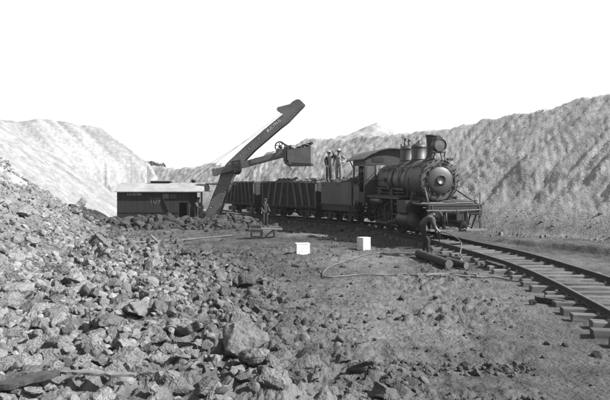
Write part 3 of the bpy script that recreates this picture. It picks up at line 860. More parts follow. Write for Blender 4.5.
def build_wagon(loc, h, label, L=5.15):
    t = thing('dump_wagon', label, 'railway wagon', (loc[0], loc[1], RAIL_Z), heading(h), 'slat sided wagons of the train')
    a = L / 2
    MB().box(-a, a, -1.2, 1.2, .72, .92).box(-a, a, -.2, .2, .5, .75).build('underframe', 'black_iron', t)
    MB().box(-a + .05, a - .05, -1.18, 1.18, .93, .99).build('floor', 'car_wood', t)
    for sg in (-1, 1):
        # boards of the side
        for i in range(6):
            z = .995 + i * .205
            y = sg * 1.20
            MB().box(-a + .04, a - .04, y - .03, y + .03, z, z + .195, jit=.006).build('board', 'car_wood', t)
        n = 9
        for i in range(n):
            x = -a + .12 + (L - .24) * i / (n - 1)
            f = abs(i - (n - 1) / 2) / ((n - 1) / 2)
            lean = .30 * (1 if i < (n - 1) / 2 else -1) * (1 if 0 < i < n - 1 and i != (n - 1) // 2 else 0)
            MB().bar((x - lean * .5, sg * 1.28, .80), (x + lean * .5, sg * 1.28, 2.22), .10 if lean == 0 else .15, .075 if lean == 0 else .06, (0, 1, 0)).build('stake', 'car_stake', t)
        MB().box(-a, a, sg * 1.22 - .09, sg * 1.22 + .09, 2.235, 2.31, jit=.008).build('top_rail', 'car_stake', t)
        MB().box(-a, a, sg * 1.24 - .06, sg * 1.24 + .06, .70, .90).build('side_sill', 'car_wood', t)
        q = MB().tube([(-a + .2, sg * .9, .74), (-a + 1.4, sg * .9, .40), (a - 1.4, sg * .9, .40), (a - .2, sg * .9, .74)], .018, 6)
        q.build('truss_rod', 'black_iron', t)
    for e in (-1, 1):
        for i in range(6):
            z = .995 + i * .205
            MB().box(e * (a - .05) - .03, e * (a - .05) + .03, -1.16, 1.16, z, z + .195, jit=.006).build('end_board', 'car_wood', t)
        for y in (-.7, 0, .7): MB().box(e * (a + .03) - .04, e * (a + .03) + .04, y - .05, y + .05, .8, 2.25).build('end_post', 'car_stake', t)
        MB().box(e * (a + .17) - .17, e * (a + .17) + .17, -.13, .13, .62, .80).build('coupler', 'black_iron', t)
        truck(t, e * (a - 1.0), 1.1, .37)
    return t
H2 = Vector((.68, -.733, 0)).normalized()
H1 = Vector((.50, -.866, 0)).normalized()
g2c = Vector((1.75, 35.4, 0)) - H2 * 2.75
wag2 = build_wagon(g2c, H2, 'dark slat sided wagon coupled directly behind the tender')
g1c = Vector((-2.15, 39.6, 0)) - H1 * 2.75
wag1 = build_wagon(g1c, H1, 'dark slat sided wagon half hidden behind the shovel boom')

# ------------------------------------------------------------------ steam shovel: house, boom, stick and dipper
def text_mesh(name, body, size, material, parent, M, depth=.004):
    cu = bpy.data.curves.new(name, 'FONT')
    cu.body = body; cu.size = size; cu.extrude = depth; cu.align_x = 'CENTER'; cu.align_y = 'CENTER'
    tmp = bpy.data.objects.new(name, cu)
    col.objects.link(tmp)
    bpy.context.view_layer.update()
    me = bpy.data.meshes.new_from_object(tmp.evaluated_get(bpy.context.evaluated_depsgraph_get()))
    bpy.data.objects.remove(tmp); bpy.data.curves.remove(cu)
    me.transform(M)
    me.materials.clear(); me.materials.append(MATS[material])
    return link(name, me, parent)

SH = Vector((-9.3, 39.4, -.9))
def build_shovel():
    t = thing('steam_shovel', 'railway steam shovel, dark wooden house numbered 109 with raised steel boom', 'steam shovel', SH)
    off = Matrix.Translation(-SH)
    class LB(MB):
        def build(s, name, mats, parent=None, loc=None, label=None):
            s.v = [(p[0] - SH.x, p[1] - SH.y, p[2] - SH.z) for p in s.v]
            return MB.build(s, name, mats, parent, loc, label)
    X0, X1, Y0, Y1 = -12.05, -6.58, 38.0, 40.8
    ZB, ZE, ZR = -.25, 2.0, 2.52
    # car frame, trucks
    LB().box(X0 - .1, -5.4, Y0 + .25, Y1 - .25, ZB - .3, ZB - .02).build('car_frame', 'black_iron', t)
    for x in (X0 + 1.0, X1 - .4):
        w = LB()
        for y in (Y0 + .6, Y1 - .6):
            for e in (-.45, .45): w.lathe([(0, -.06), (.34, -.06), (.34, .06), (0, .06)], axis_y(x + e, y, -.55), 20)
        w.box(x - .7, x + .7, Y0 + .5, Y0 + .56, -.62, -.5)
        w.build('truck', 'black_iron', t)
    LB().box(X0, X1, Y0, Y1, ZB - .015, ZB + .05).build('floor', 'house_trim', t)
    # front wall of vertical boards with door opening and open bay at the right end
    def wx(px): return (px - 305) / 593 * Y0
    def wz(py): return EYE + (183 - py) / 593 * Y0
    bx = X0
    i = 0
    doorL, doorR, bayL, bayR = wx(179), wx(187), wx(189.3), wx(200.6)
    winL, winR = wx(162), wx(176.5)
    w_zt, w_zb = wz(193), wz(199.5)
    while bx < bayL - .02:
        e = min(bx + .262, bayL)
        for st in (winL, winR, doorL, doorR):
            if bx < st - .02 < e - .03: e = st
        m = (bx + e) / 2
        yj = rnd.uniform(-.006, .006)
        if doorL < m < doorR:
            LB().box(bx + .004, e - .004, Y0 + yj, Y0 + .05, wz(202.5), ZE).build('board', 'house_paint', t)
        elif winL < m < winR:
            LB().box(bx + .004, e - .004, Y0 + yj, Y0 + .05, ZB, w_zb).build('board', 'house_paint', t)
            LB().box(bx + .004, e - .004, Y0 + yj, Y0 + .05, w_zt, ZE).build('board', 'house_paint', t)
        else:
            LB().box(bx + .004, e - .004, Y0 + yj, Y0 + .05, ZB, ZE).build('board', 'house_paint', t)
        bx = e
    LB().box(X0 + .01, bayL, Y1 - .05, Y1, ZB, ZE).build('back_wall', 'house_paint', t)
    LB().box(X0, X0 + .05, Y0 + .052, Y1 - .052, ZB, ZE).build('end_wall', 'house_paint', t)
    LB().box(bayL - .12, bayL - .07, Y0 + .3, Y1 - .06, ZB, ZE).build('partition', 'house_trim', t)
    LB().box(X0 + .05, X1, Y0 - .03, Y0 - .004, ZE - .10, ZE + .02).build('fascia', 'house_trim', t)
    LB().box(bayL - .09, X1 + .02, Y0 + .0, Y0 + .07, wz(191.5), ZE - .11).build('bay_header', 'house_trim', t)
    for (a, b) in ((doorR, doorR + .14), (bayR, X1)):
        LB().box(a, b, Y0 - .012, Y0 + .10, ZB, ZE - .1).build('post', 'house_trim', t)
    # window with a pale sliding shutter
    wf = LB().box(winL, winR, Y0 - .02, Y0 + .01, w_zt - .05, w_zt).box(winL, winR, Y0 - .02, Y0 + .01, w_zb, w_zb + .05).box(winL - .03, winL + .03, Y0 - .02, Y0 + .01, w_zb, w_zt).box((winL + winR) / 2 - .03, (winL + winR) / 2 + .03, Y0 - .02, Y0 + .01, w_zb + .051, w_zt - .051).build('window', 'house_trim', t)
    LB().box((winL + winR) / 2 + .031, winR, Y0 - .012, Y0 + .012, w_zb + .052, w_zt - .052).build('shutter', 'shutter', wf)
    LB().box(winL + .03, (winL + winR) / 2 - .03, Y0 + .02, Y0 + .03, w_zb + .05, w_zt - .05).build('pane', 'glass', wf)
    LB().bar((wx(163.5), Y0 - .03, wz(199)), (wx(172), Y0 - .03, wz(219)), .05, .10, (0, 1, 0)).build('brace', 'house_trim', t)
    LB().box(X0 + .06, doorL, Y0 - .026, Y0 - .008, wz(213), wz(212)).build('rail_strip', 'house_trim', t)
    # roof
    yc = (Y0 + Y1) / 2
    for sg in (-1, 1):
        yo = Y0 - .22 if sg < 0 else Y1 + .22
        r = LB()
        n = 5
        pts = [(yo + (yc - yo) * k / n, ZE - .03 + (ZR - ZE + .03) * math.sin(math.pi / 2 * (k / n)) ** .9) for k in range(n + 1)]
        for xa, xb in ((X0 - .10, X1 + .06),):
            vs = [(xa, y, z) for y, z in pts] + [(xb, y, z) for y, z in pts] + [(xa, y, z - .05) for y, z in pts] + [(xb, y, z - .05) for y, z in pts]
            k = n + 1
            fs = [(i, i + 1, i + 1 + k, i + k) for i in range(n)] + [(i + 2 * k, i + 1 + 2 * k, i + 1 + 3 * k, i + 3 * k) for i in range(n)]
            fs += [(i, i + 1, i + 1 + 2 * k, i + 2 * k) for i in range(n)] + [(i + k, i + 1 + k, i + 1 + 3 * k, i + 3 * k) for i in range(n)] + [(0, k, 3 * k, 2 * k)]
            r.add(vs, fs)
        r.build('roof', 'roof_canvas', t)
    LB().prism([(Y0 - .2, ZE - .02), (yc, ZR - .06), (Y1 + .2, ZE - .02)], 0, .05, Matrix.Translation((X1 + .05, 0, 0)) @ Matrix.Rotation(R(90), 4, 'Z')).build('gable', 'roof_canvas', t)
    hm = LB().box(wx(148) - .1, wx(166), 39.0, 39.8, ZR - .06, ZR + .09).build('roof_hatch', 'house_trim', t)
    LB().box(wx(148) - .2, wx(166) + .1, 38.9, 39.9, ZR + .092, ZR + .14).build('hatch_cover', 'roof_canvas', hm)
    LB().lathe([(.0, 2.4), (.13, 2.4), (.13, 2.62), (.17, 2.63), (.17, 2.72), (.0, 2.74)], Matrix.Translation((wx(191) - .1, 39.4, 0)), 16).build('smoke_pipe', 'black_iron', t)
    # machinery in the open bay
    m = LB()
    m.bar((wx(191), Y0 + .9, .9), (wx(199), Y0 + .6, -.1), .10, .06, mi=1)
    m.build('ladder_board', ['plank_grey', 'plank_grey'], t)
    m = LB().lathe([(0, -.12), (.38, -.12), (.38, .12), (0, .12)], axis_y(wx(196), Y0 + 1.9, .55), 20).box(wx(192), wx(200), Y0 + 1.6, Y0 + 2.3, ZB + .05, .3)
    m.build('winch', 'black_iron', t)
    lv = LB()
    for k in range(3): lv.cyl((wx(197.5) + .12 * k, Y0 + .75, .05), (wx(197.5) + .12 * k - .15, Y0 + .6, 1.0), .02, n=6)
    lv.build('control_levers', 'black_iron', t)
    # painted number and lettering
    face = Matrix.Rotation(R(90), 4, 'X')
    text_mesh('painted_number', '109', .50, 'dull_white', t, off @ Matrix.Translation((wx(155), Y0 - .014, wz(201.0))) @ face @ Matrix.Diagonal((1.0, 1.05, 1, 1)))
    text_mesh('lettering', 'B. CO.', .22, 'letter_white', t, off @ Matrix.Translation((wx(129.8), Y0 - .014, wz(194.4))) @ face @ Matrix.Diagonal((.5, .9, 1, 1)))
    text_mesh('lettering', 'BUCYRUS', .22, 'letter_white', t, off @ Matrix.Translation((wx(137), Y0 - .014, wz(194.3))) @ face @ Matrix.Diagonal((.56, .9, 1, 1)))
    # boom: two shaped plates with cover plates, in a near upright plane swung towards the train
    B0 = Vector((wx(212) - .0, 38.9, 0))
    S_ = 593 / 38.5
    rot = R(-8)
    MBm = Matrix.Translation(B0) @ Matrix.Rotation(rot, 4, 'Z')
    def bp(px, py): return ((px - 212) / S_ / math.cos(rot) * (1 - .0), EYE + (183 - py) / S_)
    out = [(203.5, 222), (206, 211), (213, 192.5), (218, 181), (221, 170), (227, 162.5), (245, 146), (269, 126), (283.2, 114.6), (278, 112.8), (276.3, 110.5), (277.5, 108.2), (289.5, 105.4), (292.6, 102.6),
           (296.3, 101), (299.5, 101.6), (303.5, 105.2), (303, 107), (287, 123.5), (279.5, 129), (254, 150.5), (240.5, 164), (231.5, 178), (223, 199), (216, 222)]
    poly = [bp(*p) for p in out]
    bo = LB()
    holes = [(241.0, 155.5), (249.5, 148.5), (259.5, 138.5), (268, 131.5), (226.5, 175.5), (223, 182.5), (214.5, 196), (211, 207), (220, 203)]
    for d0, d1 in ((-.34, -.28), (.28, .34)):
        bo.prism(poly, d0, d1, MBm)
    # covers along the upper and lower edges
    def cover(seq, up):
        for a, b in zip(seq[:-1], seq[1:]):
            (ax, az), (bx_, bz) = bp(*a), bp(*b)
            bo.bar(MBm @ Vector((ax, 0, az)), MBm @ Vector((bx_, 0, bz)), .56, .04, MBm.to_3x3() @ Vector((-(bz - az), 0, bx_ - ax)))
    cover([(208, 211), (214.5, 193), (219.5, 181.5), (222.5, 171), (228, 163.7), (245.5, 147.5), (269.3, 127.5), (283, 116)], 1)
    cover([(214.2, 211), (222, 199), (230.5, 178), (239.5, 163.6), (253, 150), (279, 128), (286, 122.6), (301, 107)], 1)
    boom = bo.build('boom', 'boom_steel', t)
    for hx, hy in holes:
        u, z = bp(hx, hy)
        r_ = .075
        LB().lathe([(r_, -.348), (r_, -.344), (0, -.348)], MBm @ Matrix.Translation((u, 0, z)) @ Matrix.Rotation(R(-90), 4, 'X') , 14).build('bolt_washer', 'dull_white', boom)
    rv = LB()
    for seq, inset in ((out[1:9], 1), (out[17:24], 1)):
        for (ax, ay), (bx_, by) in zip(seq[:-1], seq[1:]):
            L_ = math.hypot(bx_ - ax, by - ay); nn = max(1, int(L_ / 2.6))
            for q in range(nn):
                f = (q + .5) / nn
                nx_, ny_ = (by - ay) / L_, -(bx_ - ax) / L_
                px, py = ax + (bx_ - ax) * f - nx_ * 1.5, ay + (by - ay) * f - ny_ * 1.5
                u, z = bp(px, py)
                c0 = MBm @ Vector((u, -.34, z)); c1 = MBm @ Vector((u, -.365, z))
                rv.cyl(c0, c1, .034, .02, 6)
    rv.build('rivets', 'boom_steel', boom)['kind'] = 'stuff'
    uz0, uz1 = bp(266.5, 132.5), bp(280.5, 120.5)
    ang = math.atan2(uz1[1] - uz0[1], uz1[0] - uz0[0])
    text_mesh('lettering', 'BUCYRUS', .32, 'letter_white', boom, off @ MBm @ Matrix.Translation(((uz0[0] + uz1[0]) / 2 + .0, -.346, (uz0[1] + uz1[1]) / 2)) @ Matrix.Rotation(-ang, 4, 'Y') @ face @ Matrix.Diagonal((.82, .8, 1, 1)))
    # cross band on the lower boom
    u, z = bp(222.5, 184.5)
    LB().bar(MBm @ Vector((u - .95, -.36, z + .03)), MBm @ Vector((u + .95, -.36, z + .03)), .07, .10).build('boom_band', 'boom_steel', boom)
    u, z = bp(297.2, 105.2)
    LB().lathe([(0, -.26), (.3, -.26), (.3, -.2), (.24, -.12), (.24, .12), (.3, .2), (.3, .26), (0, .26)], MBm @ Matrix.Translation((u, 0, z)) @ Matrix.Rotation(R(-90), 4, 'X'), 24).build('head_sheave', 'stack_iron', boom)
    LB().box(-6.75, -5.6, 38.3, 39.6, ZB - .02, ZB + .16).build('turntable', 'boom_steel', t)
    # dipper stick on the near side of the boom
    def st(px, py, dy=-.55): 
        u, z = bp(px, py); return MBm @ Vector((u, dy, z))
    sk = LB().bar(st(214.2, 172.6), st(286, 154.2), .34, .40)
    sk.bar(st(252, 162.2, -.55), st(286, 153.6, -.55), .40, .30)
    stick = sk.build('dipper_stick', 'boom_steel', t)
    LB().bar(st(213.6, 172.7), st(217, 171.9), .42, .48).build('stick_end', 'boom_steel', stick)
    yk = LB()
    for (a, b) in (((233.5, 162), (236.8, 173)), ((241, 160.5), (242.5, 171.5))): yk.bar(st(a[0], a[1], -.80), st(b[0], b[1], -.80), .10, .14)
    yk.lathe([(0, -.1), (.26, -.1), (.26, .1), (0, .1)], Matrix.Translation(st(238.5, 170.8, -.72)) @ Matrix.Rotation(rot, 4, 'Z') @ Matrix.Rotation(R(-90), 4, 'X'), 20)
    yk.bar(st(234, 162.5, -.8), st(241, 161, -.8), .10, .12)
    yk.build('saddle_block', 'black_iron', stick)
    # sheave over the dipper
    c = st(280.5, 147.3)
    sv = LB()
    MS = Matrix.Translation(c) @ Matrix.Rotation(rot, 4, 'Z') @ Matrix.Rotation(R(-90), 4, 'X')
    sv.lathe([(.28, -.05), (.345, -.06), (.33, 0), (.345, .06), (.28, .05), (.28, -.05)], MS, 28)
    sv.lathe([(0, -.09), (.09, -.09), (.09, .09), (0, .09)], MS, 12)
    for k in range(6):
        a = k * math.pi / 3 + .3
        sv.bar(MS @ Vector((.06 * math.cos(a), .06 * math.sin(a), 0)), MS @ Vector((.3 * math.cos(a), .3 * math.sin(a), 0)), .05, .05)
    sv.build('dipper_sheave', 'stack_iron', stick)
    LB().bar(st(280.5, 147.3, -.42), st(284, 155, -.42), .06, .12).bar(st(280.5, 147.3, -.68), st(284, 155, -.68), .06, .12).build('sheave_bracket', 'black_iron', stick)
    LB().box(0, 1, -.22, .22, -.1, .2, Matrix.Translation(st(277, 155.5)) @ Matrix.Rotation(rot, 4, 'Z') @ Matrix.Diagonal((.55, 1, 1.9, 1))).build('dipper_back_casting', 'boom_steel', stick)
    # dipper bucket, open at the right/top
    bk = LB()
    def dpt(px, py): return bp(px, py)
    wall = [dpt(*p) for p in ((289.2, 151.0), (311.5, 147.8), (311.5, 164.2), (292, 163.6), (289.2, 160.5))]
    for a, b in ((-1.15, -1.09), (-.06, .0)): bk.prism(wall, a, b, MBm)
    for a, b in (((289.3, 151), (289.3, 160.5)), ((289.3, 160.5), (292, 163.6)), ((292, 163.6), (311.4, 164.1)), ((311.3, 164.1), (311.3, 147.8))):
        (ax, az), (bx_, bz) = dpt(*a), dpt(*b)
        bk.bar(MBm @ Vector((ax, -.575, az)), MBm @ Vector((bx_, -.575, bz)), 1.0, .06, MBm.to_3x3() @ Vector((-(bz - az), 0, bx_ - ax)))
    dip = bk.build('dipper', 'dipper_steel', t)
    bb = LB()
    for a, b, w in (((286.8, 150.5), (286.8, 162.5), .16), ((286.6, 163.2), (291, 166), .14), ((290.5, 165.6), (312.2, 165.4), .15)):
        (ax, az), (bx_, bz) = dpt(*a), dpt(*b)
        bb.bar(MBm @ Vector((ax, -.575, az)), MBm @ Vector((bx_, -.575, bz)), 1.25, w, MBm.to_3x3() @ Vector((-(bz - az), 0, bx_ - ax)))
    bb.build('dipper_door', 'black_iron', dip)
    LB().bar(st(286.5, 160.5, -.75), st(292.3, 170.5, -.75), .05, .05).build('latch_rod', 'black_iron', dip)
    # bail chain links heaped on the dipper
    for k in range(9):
        px, py = 294 + 2.1 * k, 150.6 - .75 * k + (k % 2) * .6
        u, z = bp(px, py)
        M = MBm @ Matrix.Translation((u, -.75 + .05 * (k % 3), z)) @ Matrix.Rotation(k * 1.3, 4, 'X') @ Matrix.Rotation(.5, 4, 'Y')
        LB().tube([M @ Vector((.13 * math.cos(a) , 0, .08 * math.sin(a))) for a in [2 * math.pi * q / 10 for q in range(10)]], .042, 6, closed=True).build('chain_link', 'black_iron', dip)
    for dy in (-1.1, -.05):
        LB().tube([st(290, 150.5, dy), st(287, 146, dy * .7 - .15), st(281, 143.2, -.5)], .05, 6).build('bail', 'black_iron', dip)
    LB().bar(st(286, 150, -.55), st(292, 147.5, -.55), .5, .22).bar(st(296, 150, -.4), st(304, 146.8, -.4), .3, .16).build('hoist_block', 'black_iron', dip)
    # boom guy cables, thin
    tip = MBm @ Vector((bp(296, 103)[0], 0, bp(296, 103)[1]))
    for (px, dy) in ((176.5, .6), (186, .5)):
        LB().tube([(wx(px), Y0 + dy, wz(184.0)), tip + Vector((0, .3 if px < 180 else -.1, -.35 if px < 180 else 0))], .012, 5).build('guy_cable', 'black_iron', boom)
    return t
shovel = build_shovel()

# ------------------------------------------------------------------ people
BASE = dict(pelvis=(0, 0, .95), waist=(0, 0, 1.10), chest=(.01, 0, 1.30), neckb=(0, 0, 1.45), neck=(.015, 0, 1.51), jaw=(.03, 0, 1.58), head=(.02, 0, 1.67), crown=(.01, 0, 1.73),
            shl=(0, .18, 1.42), ell=(-.03, .25, 1.14), wrl=(.06, .27, .90), shr=(0, -.18, 1.42), elr=(-.03, -.25, 1.14), wrr=(.06, -.27, .90),
            hil=(0, .10, .90), knl=(.03, .12, .50), anl=(-.01, .12, .10), tol=(.17, .14, .04), hir=(0, -.10, .90), knr=(.03, -.12, .50), anr=(-.01, -.12, .10), tor=(.17, -.14, .04))
RAD = dict(pelvis=.155, waist=.145, chest=.16, neckb=.10, neck=.058, jaw=.07, head=.092, crown=.07, sh=.085, el=.068, wr=.044, hi=.11, kn=.086, an=.066, to=.042)
BONES = [('pelvis', 'waist'), ('waist', 'chest'), ('chest', 'neckb'), ('neckb', 'neck'), ('neck', 'jaw'), ('jaw', 'head'), ('head', 'crown'),
         ('chest', 'shl'), ('shl', 'ell'), ('ell', 'wrl'), ('chest', 'shr'), ('shr', 'elr'), ('elr', 'wrr'),
         ('pelvis', 'hil'), ('hil', 'knl'), ('knl', 'anl'), ('anl', 'tol'), ('pelvis', 'hir'), ('hir', 'knr'), ('knr', 'anr'), ('anr', 'tor')]
def region(b):
    if b[1] in ('neck', 'jaw', 'head', 'crown'): return 'skin'
    if b[1][:2] in ('to',): return 'boots'
    if b[1][:2] in ('hi', 'kn', 'an'): return 'legs'
    if b[1][:2] == 'wr': return 'sleeve'
    return 'top'

def person(label, loc, rotz, pose, clothes, hat=None, curl=.5, group=None, scale=1.0, apron=False):
    J = dict(BASE); J.update(pose)
    names = list(J)
    idx = {n: i for i, n in enumerate(names)}
    me = bpy.data.meshes.new('person')
    me.from_pydata([J[n] for n in names], [(idx[a], idx[b]) for a, b in BONES], [])
    ob = bpy.data.objects.new('tmp_person', me); col.objects.link(ob)
    md = ob.modifiers.new('skin', 'SKIN'); md.use_smooth_shade = True; md.branch_smoothing = .6
    sk = me.skin_vertices[0].data
    for n, i in idx.items():
        r = RAD.get(n, RAD.get(n[:2], .06))
        sk[i].radius = (r, r)
        sk[i].use_root = (n == 'pelvis')
    ob.modifiers.new('sub', 'SUBSURF').levels = 2
    bpy.context.view_layer.update()
    body = bpy.data.meshes.new_from_object(ob.evaluated_get(bpy.context.evaluated_depsgraph_get()))
    bpy.data.objects.remove(ob)
    mats = [clothes['top'], clothes['legs'], 'skin', 'boot', clothes.get('sleeve', clothes['top']), 'hair']
    ri = {'top': 0, 'legs': 1, 'skin': 2, 'boots': 3, 'sleeve': 4}
    body.materials.clear()
    for m in mats: body.materials.append(MATS[m])
    segs = [(Vector(J[a]), Vector(J[b]), ri[region((a, b))], RAD.get(b, RAD.get(b[:2], .06))) for a, b in BONES]
    for p in body.polygons:
        c = p.center; best = 9; k = 0
        for a, b, r, rad in segs:
            d = b - a
            t = max(0, min(1, (c - a).dot(d) / d.length_squared))
            q = (c - (a + d * t)).length - rad * .3
            if q < best: best = q; k = r
        p.material_index = k; p.use_smooth = True
    pv = np.array([v.co[:] for v in body.vertices]); pn = np.array([v.normal[:] for v in body.vertices])
    cl_ = np.ones(len(pv))
    for p in body.polygons:
        if p.material_index in (2,): cl_[list(p.vertices)] = 0
    w_ = np.abs(fbm(pv[:, 0] * 9 + pv[:, 1] * 6, pv[:, 2] * 16 + pv[:, 0] * 5, 3, len(label)))
    pv = pv + pn * ((.035 * (w_ - .2)) * cl_)[:, None]
    body.vertices.foreach_set('co', pv.astype(np.float32).ravel()); body.update()
    # hands, nose, ears, eyes joined into the same body mesh
    ex = MB()
    for sd in 'lr':
        e, w = Vector(J['el' + sd]), Vector(J['wr' + sd])
        d = (w - e).normalized()
        side = d.cross(Vector((0, 1, 0)))
        if side.length < .2: side = d.cross(Vector((1, 0, 0)))
        side.normalize()                               # across the palm
        nrm = d.cross(side).normalized() * (1 if sd == 'l' else -1)
        inw = -nrm if sd == 'l' else nrm
        palm = w + d * .085
        ex.tube([w - d * .01, w + d * .04, palm], [.03, .038, .036], 8, mi=2)
        for k, L in enumerate((.072, .082, .078, .062)):
            r0 = palm + side * (.030 - .020 * k)
            m1 = r0 + d * L * .5 + inw * L * .25 * curl * 2
            m2 = m1 + d * L * (.5 - .5 * curl) + inw * L * .6 * curl
            ex.tube([r0 - d * .02, r0, m1, m2], [.010, .0105, .0095, .007], 6, mi=2)
        tb = w + d * .03 + side * .034
        ex.tube([tb - side * .01, tb + side * .025 + d * .03, tb + side * .02 + d * .065 + inw * .02], [.013, .012, .009], 6, mi=2)
    up = (Vector(J['crown']) - Vector(J['jaw'])).normalized()
    left = Vector((0, 1, 0)); left = (left - up * left.dot(up)).normalized()
    if 'face' in pose: left = (up.cross(Vector(pose['face']))).normalized()
    fwd = left.cross(up).normalized()
    hc = Vector(J['head'])
    ex.tube([hc + fwd * .075 + up * .0, hc + fwd * .115 - up * .035, hc + fwd * .08 - up * .045], [.010, .016, .012], 6, mi=2)
    for sg in (-1, 1):
        ex.tube([hc + left * sg * .082 - up * .03, hc + left * sg * .098, hc + left * sg * .085 + up * .03], [.012, .018, .010], 6, mi=2)
        ex.cyl(hc + fwd * .08 + left * sg * .032 - up * .002, hc + fwd * .094 + left * sg * .032 - up * .002, .010, n=6, mi=5)
    ex.tube([hc + fwd * .082 - up * .072 - left * .024, hc + fwd * .090 - up * .072, hc + fwd * .082 - up * .072 + left * .024], .006, 5, mi=5)
    em = ex.mesh('x', mats)
    bm = bmesh.new(); bm.from_mesh(body); bm.from_mesh(em)
    bm.to_mesh(body); bm.free()
    o = link('person', body, None, loc)
    o.rotation_euler = (0, 0, rotz); o.scale = (scale,) * 3
    body.name = 'person'
    tag(o, label, 'person', group)
    HM = Matrix((fwd, left, up)).transposed().to_4x4(); HM.translation = hc
    # hair cap
    hb = MB(); prof = []
    n = 14
    for i in range(6):
        a = R(90 - i * 19)
        prof.append((.108 * math.cos(a), .112 * math.sin(a) + .0))
    hb.lathe(prof[::-1], HM @ Matrix.Translation((-.014, 0, .012)) @ Matrix.Rotation(R(-16), 4, 'Y'), n)
    hb.build('hair', 'hair', o)
    if hat:
        h = MB()
        h.lathe([(.098, .035), (.205, .028), (.21, .036), (.112, .052), (.108, .12), (.09, .15), (.04, .157), (0, .15)] if hat[0] == 'brim' else
                [(.105, .03), (.112, .05), (.112, .09), (.09, .125), (0, .135)], HM @ Matrix.Translation((-.01, 0, 0)) @ Matrix.Rotation(R(hat[2] if len(hat) > 2 else 6), 4, 'Y'), 22)
        if hat[0] == 'cap': h.prism([(.06, .035), (.2, .028), (.2, .036), (.06, .05)], -.07, .07, HM)
        h.build('hat', hat[1], o)
    return o

def G(px, py, z=0.0):
    """point on a level at height z seen at a photo pixel"""
    Z = 593 * (EYE - z) / (py - 183)
    return Vector(((px - 305) / 593 * Z, Z, z))

ZS = np.arange(5, 70, .04)
def hit(px, py, lift=0.0):
    x = (px - 305) / 593 * ZS; z = EYE - (py - 183) / 593 * ZS
    t = terrain(x, ZS)
    i = int(np.argmax(t >= z - lift))
    return Vector((x[i], ZS[i], z[i] if lift else t[i]))

# the man bent over the timber, facing right
bp_ = G(426, 257)
zb_ = tz(bp_.x, bp_.y)
bent = dict(pelvis=(-.18, 0, .98), waist=(-.10, 0, 1.12), chest=(.08, 0, 1.29), neckb=(.23, 0, 1.35), neck=(.29, 0, 1.355), jaw=(.37, 0, 1.30), head=(.42, 0, 1.34), crown=(.47, 0, 1.37),
            face=(.75, 0, -.66),
            shl=(.20, .17, 1.26), ell=(.26, .20, .98), wrl=(.36, .07, .78), shr=(.20, -.17, 1.26), elr=(.27, -.21, .97), wrr=(.40, -.07, .83),
            hil=(-.16, .10, .93), knl=(.0, .14, .52), anl=(-.08, .15, .10), tol=(.10, .17, .04), hir=(-.16, -.10, .93), knr=(.06, -.12, .50), anr=(.06, -.14, .10), tor=(.24, -.15, .04))
worker = person('man in dark waistcoat and trousers bent over a log with a drill', (bp_.x, bp_.y, zb_), R(-12), bent, dict(top='cloth_mid', legs='cloth_dark', sleeve='cloth_pale'), ('cap', 'hat_felt'), .9)
# man behind the work bench
p = G(265.0, 227.3)
person('man in dark work clothes standing behind the work bench', (p.x, p.y, tz(p.x, p.y)), R(-60),
       dict(wrl=(.22, .20, 1.02), wrr=(.2, -.2, 1.0), ell=(-.02, .25, 1.14), elr=(-.02, -.25, 1.14)), dict(top='cloth_dark', legs='cloth_dark', sleeve='cloth_mid'), ('cap', 'hat_felt'), .6, scale=.9)

# ------------------------------------------------------------------ rocks: shared shapes
def rock_shape(seed, sub, cuts=9, rough=.06):
    r_ = np.random.RandomState(seed)
    bm = bmesh.new()
    bmesh.ops.create_icosphere(bm, subdivisions=sub, radius=1)
    V = np.array([v.co[:] for v in bm.verts]); F = np.array([[v.index for v in f.verts] for f in bm.faces])
    bm.free()
    for k in range(cuts):
        n = r_.normal(size=3); n /= np.linalg.norm(n)
        d = r_.uniform(.42, .80)
        dot = V @ n
        V = V - np.outer(np.maximum(dot - d, 0), n)
    a = r_.uniform(0, 50)
    V = V * (1 + rough * fbm(V[:, 0] * 2.2 + a + V[:, 2] * 1.3, V[:, 1] * 2.2 + a - V[:, 2] * 1.7, 4, seed)[:, None] * 2.2)
    V = V * (1 + rough * .5 * fbm(V[:, 0] * 6 + a + V[:, 2] * 5, V[:, 1] * 6 + a - V[:, 2] * 4, 3, seed + 50)[:, None])
    V = V * r_.uniform([.85, .75, .6], [1.15, 1.05, .85])
    return V, F
SH3 = [rock_shape(100 + k, 4, 8, .13) for k in range(8)]
SH2 = [rock_shape(200 + k, 2, 7, .10) for k in range(10)]
SH1 = [rock_shape(300 + k, 1, 5, .06) for k in range(10)]
rock_meshes = []
for k, (V, F) in enumerate(SH3):
    me = np_mesh('rock', V, F, None, 'rock', True)
    me.set_sharp_from_angle(angle=R(50))
    rock_meshes.append(me)

rs = np.random.RandomState(11)
def clump(x, y, sc_, seed): return vnoise(x / sc_, y / sc_, seed)
def edge_line(y):                                   # right-hand edge of the left rubble field
    return np.interp(y, [4, 6.8, 10, 13, 17, 22, 28, 34], [2.2, 1.2, .1, -.6, -1.5, -4.2, -8.2, -9.5])
def earthy(x, y):                                   # stones towards the right are coated in the dark floor earth
    return .48 + .48 * float(sstep(.6, -4.2, np.array(x - edge_line(y))))
rocks = []                                          # x, y, size, zone
def scatter(n, xr, yr, size, dens, zone, pw=2.4):
    x = rs.uniform(*xr, n); u = rs.uniform(0, 1, n)
    y = np.sqrt(yr[0] ** 2 + u * (yr[1] ** 2 - yr[0] ** 2)) if zone != 'ridge' else rs.uniform(*yr, n)
    x = np.where(True, x, x)
    keep = rs.uniform(0, 1, n) < dens(x, y)
    x, y = x[keep], y[keep]
    sz = size[0] * (1 - rs.uniform(0, 1, len(x)) * (1 - (size[0] / size[1]) ** pw)) ** (-1 / pw)
    z = terrain(x, y)
    for a in zip(x, y, z, sz): rocks.append(a + (zone,))
